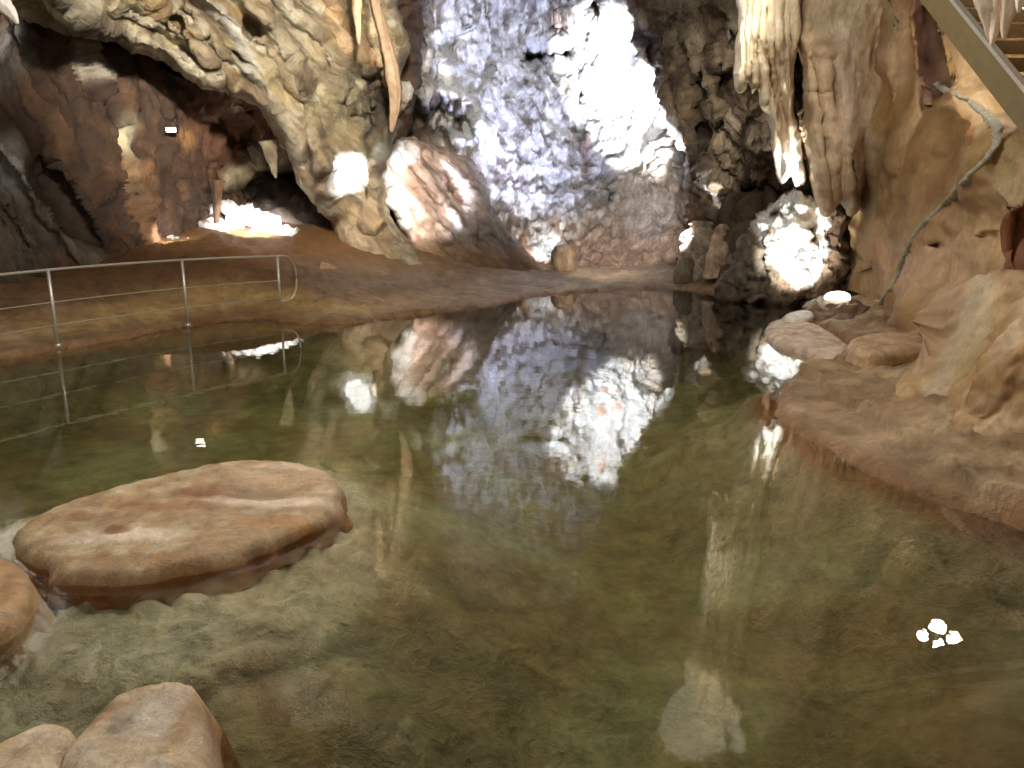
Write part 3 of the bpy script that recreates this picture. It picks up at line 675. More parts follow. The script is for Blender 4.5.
pk = relief('pink_boulder', [(386, 152), (402, 142), (430, 146), (462, 158), (482, 190), (505, 225), (545, 258), (572, 278), (520, 286), (450, 291), (400, 292), (384, 275), (402, 240), (398, 215), (388, 190), (383, 170)],
    [(400, 146, 19.6), (440, 150, 20.4), (470, 170, 20.8), (440, 210, 19.4), (400, 240, 18.8), (500, 250, 19.8), (430, 282, 18.4), (395, 180, 19.4), (540, 272, 19.8)],
    M_sweep, [(188, 148, 124), (172, 130, 104), (204, 172, 150), (150, 120, 100)],
    paints=[('e', 490, 225, 40, 50, 30, (150, 138, 132), .8, .5), ('e', 455, 180, 26, 26, 0, (168, 146, 136), .6, .5), ('e', 440, 265, 80, 22, 5, (150, 112, 72), .9, .5), ('l', [(390, 168), (396, 190), (402, 222)], 8, (248, 244, 240), .9, .5), ('e', 402, 158, 12, 10, 0, (246, 246, 248), .9, .4), ('e', 402, 222, 10, 8, 0, (250, 248, 244), .9, .4), ('l', [(395, 165), (420, 215)], 5, (236, 214, 196), .7, .6), ('l', [(445, 180), (460, 200)], 4, (120, 76, 52), .6, .5)],  # whites along the left edge are lamplight put into the colour
    feats=[('ridge', [(395, 160), (420, 190), (445, 240)], 5, .25), ('ridge', [(410, 150), (435, 185), (465, 235)], 5, .25), ('pit', 449, 185, 4, 12, -20, .3), ('ridge', [(430, 150), (470, 190), (500, 250)], 9, .35), ('pit', 478, 238, 6, 10, 0, .4)],
    noise=[('f', .7, .2), ('r', 1.4, .08, (.6, .2, -.75), .15), ('k', 3, .04, (.6, .2, -.75), .25), ('f', 7, .04)], step=1.6, edge=(9, .9), back=1.5, pdir=((.6, .2, -.75), .25), pscale=2.)
tag(pk, 'pinkish lamplit boulder slope with a white-lit left edge beside the bright wall', 'boulder')

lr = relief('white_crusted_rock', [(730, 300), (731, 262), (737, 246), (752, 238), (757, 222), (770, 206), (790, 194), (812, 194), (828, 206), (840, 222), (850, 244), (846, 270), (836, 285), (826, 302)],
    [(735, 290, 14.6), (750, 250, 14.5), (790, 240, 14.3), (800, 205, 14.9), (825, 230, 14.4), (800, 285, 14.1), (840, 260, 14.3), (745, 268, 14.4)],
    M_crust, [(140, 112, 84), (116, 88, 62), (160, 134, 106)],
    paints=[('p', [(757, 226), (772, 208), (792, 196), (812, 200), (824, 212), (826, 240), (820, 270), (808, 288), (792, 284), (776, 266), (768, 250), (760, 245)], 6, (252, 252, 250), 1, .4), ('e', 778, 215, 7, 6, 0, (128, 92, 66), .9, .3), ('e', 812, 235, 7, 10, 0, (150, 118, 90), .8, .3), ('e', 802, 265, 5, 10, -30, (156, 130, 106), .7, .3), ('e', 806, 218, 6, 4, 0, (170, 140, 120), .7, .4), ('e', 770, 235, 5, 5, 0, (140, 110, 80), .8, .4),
            ('e', 750, 272, 24, 30, 0, (116, 104, 86), .9, .4), ('e', 836, 250, 8, 30, 0, (112, 82, 58), .9, .4)],
    feats=[('pit', 812, 236, 5, 8, 0, .25), ('pit', 778, 214, 6, 5, 0, .3), ('ridge', [(742, 285), (745, 262), (752, 244)], 12, .3), ('pit', 764, 262, 4, 22, -5, .4), ('pit', 829, 240, 3, 26, 5, .4), ('ridge', [(800, 200), (806, 240), (800, 285)], 8, .2)],
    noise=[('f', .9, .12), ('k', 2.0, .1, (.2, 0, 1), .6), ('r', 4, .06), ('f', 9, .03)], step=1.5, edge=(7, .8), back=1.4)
tag(lr, 'brown rock with a glaring white lit crust under the flowstone column', 'rock')

cu = relief('flowstone_curtain', [(735, -190), (739, -20), (738, 20), (734, 48), (738, 84), (742, 90), (748, 80), (752, 94), (757, 88), (762, 100), (768, 118), (772, 140), (776, 164), (781, 184), (790, 178), (797, 186), (806, 181), (804, 160), (800, 140), (794, 110), (796, 70), (802, 20), (812, -40), (820, -190)],
    [(740, 0, 13.6), (740, 80, 13.6), (765, 40, 13.1), (790, 60, 13.3), (785, 170, 13.3), (805, 0, 13.4), (770, 0, 13.2), (780, -150, 12.6)],
    M_flow, [(226, 206, 170), (210, 186, 146), (236, 220, 190)],
    paints=[('e', 790, 165, 14, 26, 0, (254, 252, 244), 1, .4), ('l', [(772, 60), (780, 110), (788, 150)], 4, (182, 140, 88), .7, .5), ('l', [(786, 60), (790, 120)], 3, (160, 120, 74), .6, .5), ('e', 740, 10, 8, 30, 0, (214, 200, 180), .5, .5), ('e', 800, 10, 14, 50, 0, (190, 170, 130), .5, .5)],  # near-white ellipse paints the lamplight on the tip
    feats=[('ridge', [(742 + k * 8.2 - 3 * (k % 2), -180), (741 + k * 7.6, 20), (742 + k * 7 + max(0, k - 2) * 3, 60 + 20 * min(k, 6)), (745 + k * 7.6, 190)], 2.6, .16 + .08 * (k % 3)) for k in range(8)] + [('pit', 771, 75, 2.5, 30, -8, .3), ('pit', 783, 90, 2.5, 40, -6, .3)],
    noise=[('f', .9, .08), ('k', 3., .04, (0, 0, 1), .1)], step=1.3, edge=(6, .7), back=1.0)
tag(cu, 'cream ribbed flowstone curtain hanging with a white-lit lower tip', 'flowstone curtain')

fc = relief('flowstone_column', [(806, -190), (803, 0), (798, 40), (797, 62), (800, 95), (797, 112), (803, 135), (810, 160), (816, 182), (821, 208), (828, 217), (836, 210), (840, 204), (846, 214), (854, 213), (860, 204), (868, 170), (884, 100), (892, 20), (892, -190)],
    [(800, 60, 13.3), (820, 60, 12.8), (850, 60, 12.9), (820, 150, 12.9), (845, 150, 12.7), (830, 210, 13.1), (860, 150, 12.8), (885, 30, 12.9), (840, -100, 12.4)],
    M_flow, [(206, 172, 130), (188, 154, 112), (216, 188, 152), (176, 150, 118)],
    paints=[('e', 846, 20, 26, 30, 0, (142, 128, 92), .8, .5), ('l', [(840, 30), (850, 80), (862, 130)], 12, (180, 164, 142), .7, .5), ('e', 812, 70, 12, 26, 0, (222, 192, 152), .7, .5), ('e', 850, 130, 16, 40, 0, (204, 174, 140), .5, .5), ('e', 838, 190, 12, 14, 0, (160, 120, 76), .5, .5), ('l', [(806, 100), (812, 140), (818, 180)], 3.5, (120, 96, 72), .6, .5), ('e', 866, 60, 8, 50, 0, (158, 128, 78), .6, .5)],
    feats=[('pit', 808, 140, 3, 34, -12, .5), ('ridge', [(804, 40), (812, 90), (820, 150), (826, 210)], 5, .25), ('ridge', [(820, 50), (828, 110), (838, 205)], 6, .22), ('ridge', [(838, 50), (846, 120), (852, 208)], 7, .2), ('pit', 822, 115, 2, 26, -8, .2), ('pit', 853, 172, 2, 24, -8, .3), ('pit', 833, 95, 2, 20, -10, .15), ('ridge', [(803, 55), (815, 48), (828, 50)], 6, .2), ('pit', 815, 92, 12, 2, 0, .12)],
    noise=[('f', .9, .1), ('k', 2.0, .05, (.1, 0, 1), .25), ('f', 5, .02)], step=1.6, edge=(7, .7), back=1.2)
tag(fc, 'pinkish tan flowstone column with lobed bottom right of the cream curtain', 'flowstone column')

mo_ = relief('flowstone_mound', [(1100, 248), (1040, 262), (1008, 271), (985, 277), (965, 290), (950, 312), (941, 340), (926, 366), (908, 386), (892, 402), (880, 425), (920, 452), (1000, 475), (1100, 520), (1260, 580), (1340, 520), (1300, 250)],
    [(1000, 283, 6.6), (960, 330, 6.7), (930, 390, 6.15), (900, 410, 6.0), (980, 425, 5.35), (1020, 450, 4.95), (1100, 480, 4.4), (1100, 300, 5.4), (1000, 350, 5.6), (1200, 350, 4.3), (1200, 520, 3.4), (1300, 300, 4.2)],
    M_flow, [(184, 148, 96), (164, 128, 78), (198, 166, 120), (156, 116, 60)],
    paints=[('l', [(985, 285), (965, 330), (930, 390)], 10, (186, 170, 140), .7, .6), ('e', 1005, 340, 14, 30, 20, (204, 180, 146), .6, .5), ('e', 1000, 370, 40, 24, 0, (150, 110, 44), .7, .5), ('e', 960, 360, 14, 26, 20, (156, 128, 66), .6, .5), ('e', 1015, 430, 16, 16, 0, (212, 180, 140), .8, .4), ('e', 985, 400, 26, 14, 0, (130, 92, 44), .5, .5)],
    feats=[('ridge', [(1000, 285), (975, 330), (945, 390)], 12, .1), ('ridge', [(1024, 290), (1010, 350), (990, 400)], 14, .1)],
    noise=[('f', .9, .14), ('k', 1.5, .06, (.3, 0, 1), .5), ('f', 7, .02)], step=2.5, edge=(14, .3), back=1.5)
tag(mo_, 'lumpy tan flowstone mound on the ledge against the wall foot', 'flowstone mound')

# lit ground of the side passage and the brown hump in front of it
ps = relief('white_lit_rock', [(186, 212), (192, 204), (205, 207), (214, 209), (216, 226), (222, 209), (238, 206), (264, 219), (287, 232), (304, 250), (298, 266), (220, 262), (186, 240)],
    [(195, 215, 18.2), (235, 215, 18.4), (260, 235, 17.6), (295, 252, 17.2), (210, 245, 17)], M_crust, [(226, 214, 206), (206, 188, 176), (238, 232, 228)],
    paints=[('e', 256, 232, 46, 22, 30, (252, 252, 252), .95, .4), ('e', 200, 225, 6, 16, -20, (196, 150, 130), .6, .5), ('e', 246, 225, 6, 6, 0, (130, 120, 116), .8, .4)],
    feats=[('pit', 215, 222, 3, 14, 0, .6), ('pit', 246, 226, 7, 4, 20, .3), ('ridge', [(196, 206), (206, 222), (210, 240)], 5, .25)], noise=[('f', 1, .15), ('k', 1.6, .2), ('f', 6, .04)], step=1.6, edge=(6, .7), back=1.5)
tag(ps, 'dazzling white lit rock in the side passage above the railing', 'rock')
ps2 = relief('small_white_lit_stone', [(152, 242), (165, 239), (172, 236), (180, 238), (196, 241), (198, 247), (176, 248), (154, 247)], [(160, 242, 15.9), (180, 242, 15.9), (190, 246, 15.8), (170, 238, 16.1)], M_crust, [(240, 230, 220), (214, 190, 170)], noise=[('w', 4, .05), ('f', 5, .03)], step=1., edge=(3, .3), back=.5)
tag(ps2, 'small sliver of white lit stone left of the dazzling passage rock', 'rock')
hp = relief('brown_hump', [(118, 269), (150, 253), (185, 248), (225, 251), (262, 262), (290, 268), (310, 273), (340, 275), (390, 300), (300, 318), (180, 328), (90, 320), (95, 280)],
    [(150, 250, 14.9), (220, 245, 15.2), (290, 260, 15.3), (340, 282, 15), (150, 300, 13.2), (250, 300, 13.8), (120, 310, 12.7), (350, 305, 14.4), (220, 320, 12.9)],
    M_brown, [(132, 86, 48), (112, 70, 38), (152, 108, 64)], paints=[('e', 240, 290, 90, 22, -5, (168, 124, 74), .7, .5), ('l', [(120, 300), (160, 290), (230, 285)], 6, (150, 112, 66), .6, .6), ('e', 180, 250, 50, 10, 0, (110, 66, 36), .6, .5), ('l', [(290, 262), (330, 280), (385, 300)], 7, (186, 148, 100), .6, .5)],
    noise=[('f', .6, .2), ('r', 1.4, .08), ('f', 5, .03)], step=2, edge=(8, .6), back=1.0)
tag(hp, 'low brown rock hump on the left bank behind the railing end', 'rock hump')

# ---- stalagmites at the far shore
def P2(px, py, Y): return at(px, py, Y)
def scal(Y): return Y / F
sg1 = stalactite('layered_stalagmite', [P2(699, 284, 17.9), P2(697, 262, 17.9), P2(700, 240, 17.9), P2(702, 221, 17.9)], [.44, .36, .34, .3, .16], M_crust, [(196, 170, 140), (158, 140, 122), (222, 204, 180)], noise=[('w', 3, .1), ('r', 4, .06, (1, 1, 0), .25), ('f', 6, .04)], n=40, sub=16, flute=.08, nf=5)
tag(sg1, 'taller layered stalagmite at the far shore, grey left and white right side', 'stalagmite')
sg2 = stalactite('pointed_stalagmite', [P2(722, 276, 17.0), P2(721, 255, 17.0), P2(723, 240, 17.1), P2(724, 224, 17.1)], [.34, .3, .24, .2, .06], M_crust, [(214, 178, 140), (188, 140, 96), (230, 206, 178)], noise=[('w', 3, .09), ('f', 6, .04)], n=36, sub=14, flute=.1, nf=4)
tag(sg2, 'shorter orange-white stalagmite right beside the layered one', 'stalagmite')
def stone(name, pts, top, label, base, mat=M_crust, cat='stone', **k):
    o = ground_slab(name, pts, top, mat, base, **k); tag(o, label, cat); return o
def dome(name, px, py0, py1, wpx, Y, base, label, cat, mat=M_crust, sx=0., squ=.8, nz=None, paints=None):
    r = wpx / 2 * Y / F
    o = stalactite(name, [P2(px, py1 + 4, Y), P2(px, py1 - (py1 - py0) * .35, Y), P2(px + sx, py0 + (py1 - py0) * .2, Y), P2(px + sx * 1.2, py0, Y)], [r * 1.04, r * 1.02, r * .95, r * .72, r * .15], mat, base, noise=nz or [('f', 2.5, r * .2), ('w', 3, r * .15)], n=36, sub=10, flute=.05, nf=3, squash=squ, paints=paints)
    return tag(o, label, cat)
dome('rounded_stalagmite', 564, 244, 272, 24, 20., [(150, 124, 90), (130, 104, 74)], 'small rounded tan stalagmite standing before the white-lit spot', 'stalagmite')
dome('pale_knob', 613, 157, 180, 24, 24.0, [(172, 170, 172), (160, 156, 156)], 'smooth grey knob at the bottom of the glaring white flow', 'rock knob')
dome('squat_stone', 727, 264, 286, 15, 16.6, [(150, 116, 78), (120, 92, 62)], 'squat brown stone right below the orange-white stalagmite', 'stone')
dome('grey_foot_stone', 684, 257, 278, 18, 17.6, [(150, 138, 120), (124, 106, 84)], 'grey leaning stone at the left foot of the layered stalagmite', 'stone', sx=4)

# dark boulder; the lit stone on top is given a glow
db = relief('dark_boulder', [(806, 334), (804, 312), (812, 300), (824, 296), (838, 297), (852, 297), (864, 303), (878, 316), (884, 330), (866, 340), (830, 342)], [(815, 300, 12.6), (840, 300, 12.4), (812, 330, 11.8), (845, 325, 11.6), (875, 325, 11.7)],
    M_wet, [(122, 90, 60), (100, 72, 48), (138, 108, 76)], noise=[('f', 1.2, .1), ('w', 3, .06), ('f', 7, .02)], step=1.3, edge=(7, .5), back=.9)
tag(db, 'dark brown boulder at the wall foot carrying the glowing white cap', 'boulder')
cap_c = at(838, 296.5, 12.45)
th = np.linspace(0, 2 * math.pi, 28, endpoint=False)
ringV = []; 
for a, b in ((1.0, -.02), (1.04, .02), (.9, .07), (.6, .1), (.2, .115)):
    for t in th: ringV.append((cap_c[0] + .2 * a * math.cos(t) * (1 + .06 * math.sin(3 * t)), cap_c[1] + .15 * a * math.sin(t), cap_c[2] - .03 + b))
nF = []
for k in range(4):
    for i in range(28): nF.append((k * 28 + i, k * 28 + (i + 1) % 28, (k + 1) * 28 + (i + 1) % 28, (k + 1) * 28 + i))
nF.append(tuple(range(4 * 28, 5 * 28))); nF.append(tuple(range(28))[::-1])
cap = put('glowing_stone_cap', np.array(ringV), nF, M_glow)  # emission stands in for lamplight falling on a pale stone
tag(cap, 'white oval stone made to glow on top of the dark brown boulder', 'lamp')

# ---- flat stones in the pool
G2 = lambda pts, z=0.: [tuple(ground(x, y, z)[:2]) for x, y in pts]
paints_side.update(flat_island_rock=(150, 94, 46), pitted_flat_rock=(150, 100, 50))
isl_pts = G2([(11, 534), (24, 520), (60, 502), (100, 490), (150, 476), (200, 465), (250, 458), (300, 461), (328, 470), (340, 485), (336, 502), (318, 518), (280, 534), (235, 550), (180, 562), (120, 570), (60, 568), (45, 556), (28, 550)], .08)
c_is = np.mean(isl_pts, 0)
def gp(x, y, z=.1): return tuple(ground(x, y, z)[:2])
def E(x, y, rx, ry, colr, st, soft): g = gp(x, y); return ('e', g[0], g[1], rx, ry, 0, colr, st, soft)
ir = ground_slab('flat_island_rock', isl_pts, .09, M_wet, [(190, 164, 124), (176, 146, 102), (202, 180, 144), (172, 134, 84)],
    paints=[E(215, 490, .22, .12, (150, 92, 42), .9, .4), E(165, 505, .3, .08, (168, 110, 56), .7, .5), E(100, 535, .25, .1, (226, 204, 178), .8, .4), E(140, 535, .25, .07, (226, 204, 178), .8, .4), E(115, 528, .07, .05, (140, 86, 36), .9, .4), E(80, 515, .1, .06, (160, 104, 50), .7, .4), E(270, 480, .3, .2, (206, 170, 132), .6, .5), E(270, 500, .4, .06, (228, 206, 184), .8, .4), E(265, 488, .2, .1, (150, 120, 84), .8, .4), E(300, 465, .3, .08, (222, 194, 164), .7, .5), E(290, 520, .3, .06, (190, 134, 58), .8, .5), E(200, 556, .5, .05, (176, 122, 52), .7, .5)],
    noise=[('f', 2., .02), ('w', 9., .012), ('f', 12, .006)], step=.022, edge=(.13, .06), depth=.2, flare=.03, feats=[('pit', gp(265, 488)[0], gp(265, 488)[1], .26, .16, 0, .03), ('pit', gp(215, 490)[0], gp(215, 490)[1], .22, .12, 0, .02), ('pit', gp(110, 530)[0], gp(110, 530)[1], .1, .06, 0, .02)])
tag(ir, 'large flat tan island rock with rusty rim standing out of the pool', 'rock')
nr = ground_slab('pitted_flat_rock', G2([(70, 800), (60, 752), (75, 732), (95, 712), (115, 692), (145, 682), (180, 680), (200, 688), (207, 712), (208, 745), (212, 800)], .16), .17, M_wet, [(204, 178, 142), (186, 152, 108), (216, 196, 168)],
    paints=[E(130, 700, .14, .05, (176, 130, 72), .8, .5), E(105, 730, .1, .06, (170, 118, 56), .7, .5), E(125, 745, .03, .05, (110, 80, 40), .9, .4), E(160, 735, .12, .1, (222, 208, 192), .6, .5), E(203, 720, .04, .2, (178, 134, 76), .8, .5)], noise=[('f', 3., .02), ('w', 14., .012), ('f', 20, .005)], step=.014, edge=(.07, .06), depth=.5, flare=.08)
tag(nr, 'pale pitted flat rock at the near water edge, bottom of the view', 'rock')
sr = ground_slab('small_pitted_rock', G2([(-40, 790), (-30, 752), (0, 738), (30, 724), (55, 720), (72, 726), (75, 742), (60, 755), (62, 790)], .15), .15, M_wet, [(204, 176, 138), (182, 146, 100), (216, 194, 164)], paints=[E(40, 735, .08, .012, (120, 84, 46), .8, .4)], noise=[('f', 4., .015), ('w', 14., .01)], step=.013, edge=(.05, .04), depth=.5, flare=.05)
tag(sr, 'small pale rock touching the left side of the pitted flat rock', 'rock')
lf = ground_slab('rusty_rock', G2([(-70, 600), (-40, 570), (0, 558), (24, 564), (33, 580), (28, 602), (5, 624), (-40, 634)], .08), .095, M_wet, [(186, 144, 90), (164, 118, 68), (198, 164, 116)], noise=[('f', 4., .02), ('w', 9., .015)], step=.018, edge=(.08, .07), depth=.5, flare=.06)
tag(lf, 'rusty tan rock cut by the picture edge, before the island rock', 'rock')

# ---- thin slabs on the right shore
s1 = ground_slab('pinkish_rock_slab', G2([(765, 328), (772, 321), (792, 319), (815, 324), (838, 336), (852, 346), (846, 354), (826, 354), (800, 346), (776, 339)], .09), .1, M_wet, [(202, 174, 150), (180, 148, 118), (214, 194, 176)], noise=[('f', 2, .03), ('w', 5, .02)], step=.03, edge=(.12, .07), depth=.4, flare=.02)
tag(s1, 'thin pinkish slab jutting into the pool before the dark boulder', 'rock slab')
s2 = ground_slab('brown_rock_slab', G2([(850, 340), (880, 336), (920, 334), (935, 344), (922, 352), (880, 355), (852, 351)], .3), .33, M_wet, [(178, 140, 100), (158, 120, 82), (190, 158, 122)], noise=[('f', 2, .03), ('w', 5, .02)], step=.03, edge=(.12, .07), depth=.3, flare=.02)
tag(s2, 'flat brown slab on the ledge right of the pinkish slab', 'rock slab')
s3 = ground_slab('whitish_flake', G2([(786, 316), (800, 313), (812, 314), (811, 320), (798, 322), (784, 321)], .12), .17, M_wet, [(226, 214, 208), (206, 188, 178)], noise=[('f', 3, .02)], step=.03, edge=(.08, .04), depth=.2, flare=.02)
tag(s3, 'whitish stone flake lying behind the pinkish slab', 'stone')

# ---- hanging dripstone
def drip(name, pts, rad, label, base, mat=M_flow, cat='stalactite', group=None, nz=None, n=18, **k):
    o = stalactite(name, [P2(*p) for p in pts], rad, mat, base, noise=nz or [('f', 4, rad[0] * .25)], n=n, **k); return tag(o, label, cat, group)
PINK = [(228, 202, 172), (214, 182, 146), (236, 216, 192)]
drip('ribbon_stalactite', [(362, -60, 16.6), (374, 0, 16.6), (385, 40, 16.8), (391, 70, 16.9), (395, 100, 17.0), (391, 132, 17.1)], [.07, .07, .1, .14, .11, .035], 'long thin pinkish ribbon stalactite along the right rim of the overhang', [(150, 116, 80), (134, 102, 70), (164, 134, 100)], squash=.6, nz=[('f', 2.5, .04)], flute=.15)
drip('short_stalactite', [(357, -40, 15.6), (357, 0, 15.6), (358, 24, 15.6), (359, 44, 15.6)], [.12, .09, .06, .015], 'short tan stalactite left of the long ribbon', [(196, 158, 110), (180, 140, 92)])
drip('slanting_stalactite', [(-14, -30, 9.), (2, 2, 9.), (12, 14, 9.), (18, 24, 9.)], [.14, .1, .06, .012], 'whitish slanting stalactite in the top left corner', [(226, 216, 210), (200, 186, 176)])
drip('blunt_stalactite', [(217, 180, 17.6), (217, 206, 17.6), (217, 224, 17.6)], [.16, .08, .05], 'blunt brown stalactite dangling before the dazzling passage rock', [(110, 80, 50), (90, 64, 42)], mat=M_crust)
for x, y, r, lab in ((276, 178, .13, 'left of two grey fangs in the dark hollow under the overhang'), (302, 186, .1, 'right of two grey fangs in the dark hollow under the overhang')):
    drip('fang_stalactite', [(x - 8, 140, 17.2), (x - 4, 158, 17.3), (x, y, 17.4)], [r * 1.5, r * .9, .02], lab, [(164, 146, 112), (140, 118, 84)], mat=M_crust, group='fangs under the overhang')
for k, (x, y, w) in enumerate(((738, 92, .09), (748, 97, .1), (759, 104, .1), (766, 122, .09))):
    pass
CL = [('broad', [(984, -60, 5.6), (985, -20, 5.6), (987, 5, 5.6), (989, 25, 5.6), (990, 40, 5.6)], [.1, .075, .06, .035, .008], 'leftmost pinkish white stalactite before the staircase'),
      ('thin', [(994, -60, 5.55), (996, -10, 5.55), (997, 15, 5.55), (994, 34, 5.55), (991, 46, 5.55)], [.06, .04, .034, .022, .006], 'thin leaning stalactite between the two broad ones before the staircase'),
      ('broad', [(1014, -60, 5.5), (1013, -20, 5.5), (1010, 4, 5.5), (1006, 22, 5.5), (1004, 39, 5.5)], [.11, .075, .062, .034, .008], 'third pinkish stalactite from the left before the staircase'),
      ('broad', [(1030, -60, 5.4), (1026, -24, 5.4), (1022, -4, 5.4), (1019, 13, 5.4)], [.1, .07, .04, .008], 'shortest stalactite at the right picture edge before the staircase'),
      ('broad', [(1046, -60, 5.4), (1044, -10, 5.4), (1042, 20, 5.4), (1040, 40, 5.4)], [.1, .08, .05, .01], 'stalactite just past the right picture edge before the staircase')]
for nm, pts, rad, lab in CL:
    drip('pinkish_stalactite', pts, rad, lab, [(236, 208, 178), (224, 186, 150), (244, 226, 206)], group='stalactites before the staircase', nz=[('f', 6, .012)], sub=10)

o = stalactite('flowstone_drape', [(3.7, 13.9, 10.6), (3.75, 13.7, 9.4), (3.8, 13.6, 8.4), (3.9, 13.6, 7.8), (4.0, 13.6, 7.2)], [1.2, .95, .8, .55, .12], M_flow, [(226, 210, 184), (206, 184, 150), (236, 226, 208)], noise=[('f', 1.2, .15), ('f', 4, .03)], n=72, sub=12, flute=.12, nf=9, squash=.6)
tag(o, 'white fluted flowstone drape on the roof, mirrored at the bottom edge of the pool', 'flowstone drape')

# =================================================================== RAILING
RB = [(-3.4, None)]
def post_base(px, py): return ground(px, py, .03)
bases = [ground(-135, 381, .03), ground(58, 346, .03), ground(188, 325.5, .03), ground(281, 314, .03)]
tops = []
for b, (px, py) in zip(bases, [(-150, 292), (50, 270), (182, 260), (277, 256)]):
    # vertical posts: height where the photograph shows the rail
    v = (384 - py) / F; t = b[1] / (CP + v * SP); tops.append(np.array([b[0], b[1], EYE[2] + (-SP + v * CP) * t]))
rail = empty('metal_railing', bases[1])
tag(rail, 'thin galvanised steel railing with looped end along the left bank', 'railing')
for b, t in zip(bases, tops):
    v, f = join([tube([b + (0, 0, -.15), t], .021, 12), tube([b + (0, 0, -.02), b + (0, 0, .03)], .04, 14)])
    put('post', v, f, M_steel, parent=rail)
ext = tops[0] + (tops[0] - tops[1]) * .6
path = smooth_poly([ext] + tops, 8, False)
v, f = tube(path, .018, 12); put('handrail', v, f, M_steel, parent=rail)
for frac in (.58, .28):
    wp = smooth_poly([bases[0] + (ext - tops[0]) * (1, 1, 0) + (0, 0, .5)] + [b + (t - b) * frac for b, t in zip(bases, tops)], 6, False)
    v, f = tube(wp, .008, 8); put('wire', v, f, M_steel, parent=rail)
dirr = bases[3] - bases[2]; dirr[2] = 0; dirr /= np.linalg.norm(dirr)
hl = tops[3][2] - bases[3][2]; lo_z = bases[3][2] + hl * .22; ctr = (tops[3][2] + lo_z) / 2; rr_ = (tops[3][2] - lo_z) / 2
lp = [np.array([tops[3][0], tops[3][1], ctr]) + dirr * (.12 * (1 if abs(math.cos(a)) < .999 else 1) * math.cos(a) ** .5 * 2.9 if math.cos(a) > 0 else 0) * 1.0 + np.array([0, 0, rr_ * math.sin(a)]) for a in np.linspace(math.pi / 2, -math.pi / 2, 25)]
v, f = tube(lp, .015, 12); put('end_loop', v, f, M_steel, parent=rail)

# =================================================================== STAIRCASE
XL = 4.22
def on_plane(px, py, X):
    x = (px - 512) / F; v = (384 - py) / F; t = X / x
    return np.array([X, (CP + v * SP) * t, EYE[2] + (-SP + v * CP) * t])
lo_a, lo_b = on_plane(918, -2, XL), on_plane(1016, 126, XL)       # lower edge of the stringer
up_a, up_b = on_plane(947, -4, XL), on_plane(1030, 99, XL)        # upper edge
dl_ = (lo_a - lo_b); dl_ /= np.linalg.norm(dl_); du_ = (up_a - up_b); du_ /= np.linalg.norm(du_)
A0, A1 = lo_b - dl_ * 2.2, lo_a + dl_ * 1.6; B0, B1 = up_b - du_ * 2.2, up_a + du_ * 1.6
stair = empty('staircase', np.array([XL + .5, A0[1], A0[2]]))
tag(stair, 'steel staircase climbing overhead in the top right corner', 'staircase')
def stringer(X, nm='stringer'):
    sh = np.array([X - XL, 0, 0]); th = np.array([.05, 0, 0])
    v = np.array([A0, A1, B1, B0]) + sh; v = np.vstack([v, v + th])
    f = [(0, 1, 2, 3), (7, 6, 5, 4), (0, 4, 5, 1), (1, 5, 6, 2), (2, 6, 7, 3), (3, 7, 4, 0)]
    o = put(nm, v, f, M_stair, parent=stair, smooth=False)
    fv, ff = [], []
    n_ = np.cross((1, 0, 0), du_); n_ /= np.linalg.norm(n_); n_ = n_ if n_[2] > 0 else -n_
    w = np.array([.045, 0, 0])
    v2 = np.array([B0 - w * .3, B1 - w * .3, B1 + w, B0 + w]) + sh; v2 = np.vstack([v2, v2 + n_ * .035])
    fo = put('flange', v2, f, M_steel, parent=stair, smooth=False)
    return o
stringer(XL); stringer(XL + 1.25)
mid0, mid1 = (A0 + B0) / 2, (A1 + B1) / 2
nt_ = 19
for k in range(nt_):
    p = mid0 + (mid1 - mid0) * (k + .5) / nt_
    v, f = boxv((XL + .65, p[1], p[2] + .02), (1.2, .27, .045)); v2, f2 = boxv((XL + .65, p[1] - .125, p[2] - .02), (1.2, .03, .1))
    vv, ff = join([(v, f), (v2, f2)]); put('tread', vv, ff, M_tread, parent=stair, smooth=False)

# =================================================================== CABLE CHASE on the right wall
cd_px = smooth_poly([(936, 84), (945, 90), (960, 98), (975, 106), (990, 120), (998, 130), (994, 146), (986, 160), (972, 175), (953, 197), (935, 214), (918, 232), (908, 252), (898, 276), (886, 298), (876, 311)], 6, False)
dg = bpy.context.evaluated_depsgraph_get()
pts = []
for x, y in cd_px:
    d_ = at(x, y, 1.) - EYE; d_ /= np.linalg.norm(d_)
    loc = Vector(EYE) - wrt.location; ok, h, nrm, _ = wrt.ray_cast(loc, Vector(d_))
    if ok: pts.append(np.array(h + wrt.location))
pts = np.array(pts); k = np.ones(5) / 5
if len(pts) > 8:
    sm = np.stack([np.convolve(np.pad(pts[:, i], 2, 'edge'), k, 'valid') for i in range(3)], 1)
    v, f = tube(smooth_poly(sm[::2], 5, False), .06, 12, squash=.6)
    v = v + np.array([.012, .028, 0])
    nn_ = noise_disp(v, [('w', 9, .012), ('f', 10, .014)])
    v = v + np.column_stack([nn_, -nn_, nn_])
    cdm = put('mortar_seam', v, f, M_mortar, np.tile(lin((164, 160, 142)), (len(v), 1)))
    tag(cdm, 'narrow grey mortar seam running zigzag down the smooth right wall', 'mortar seam')

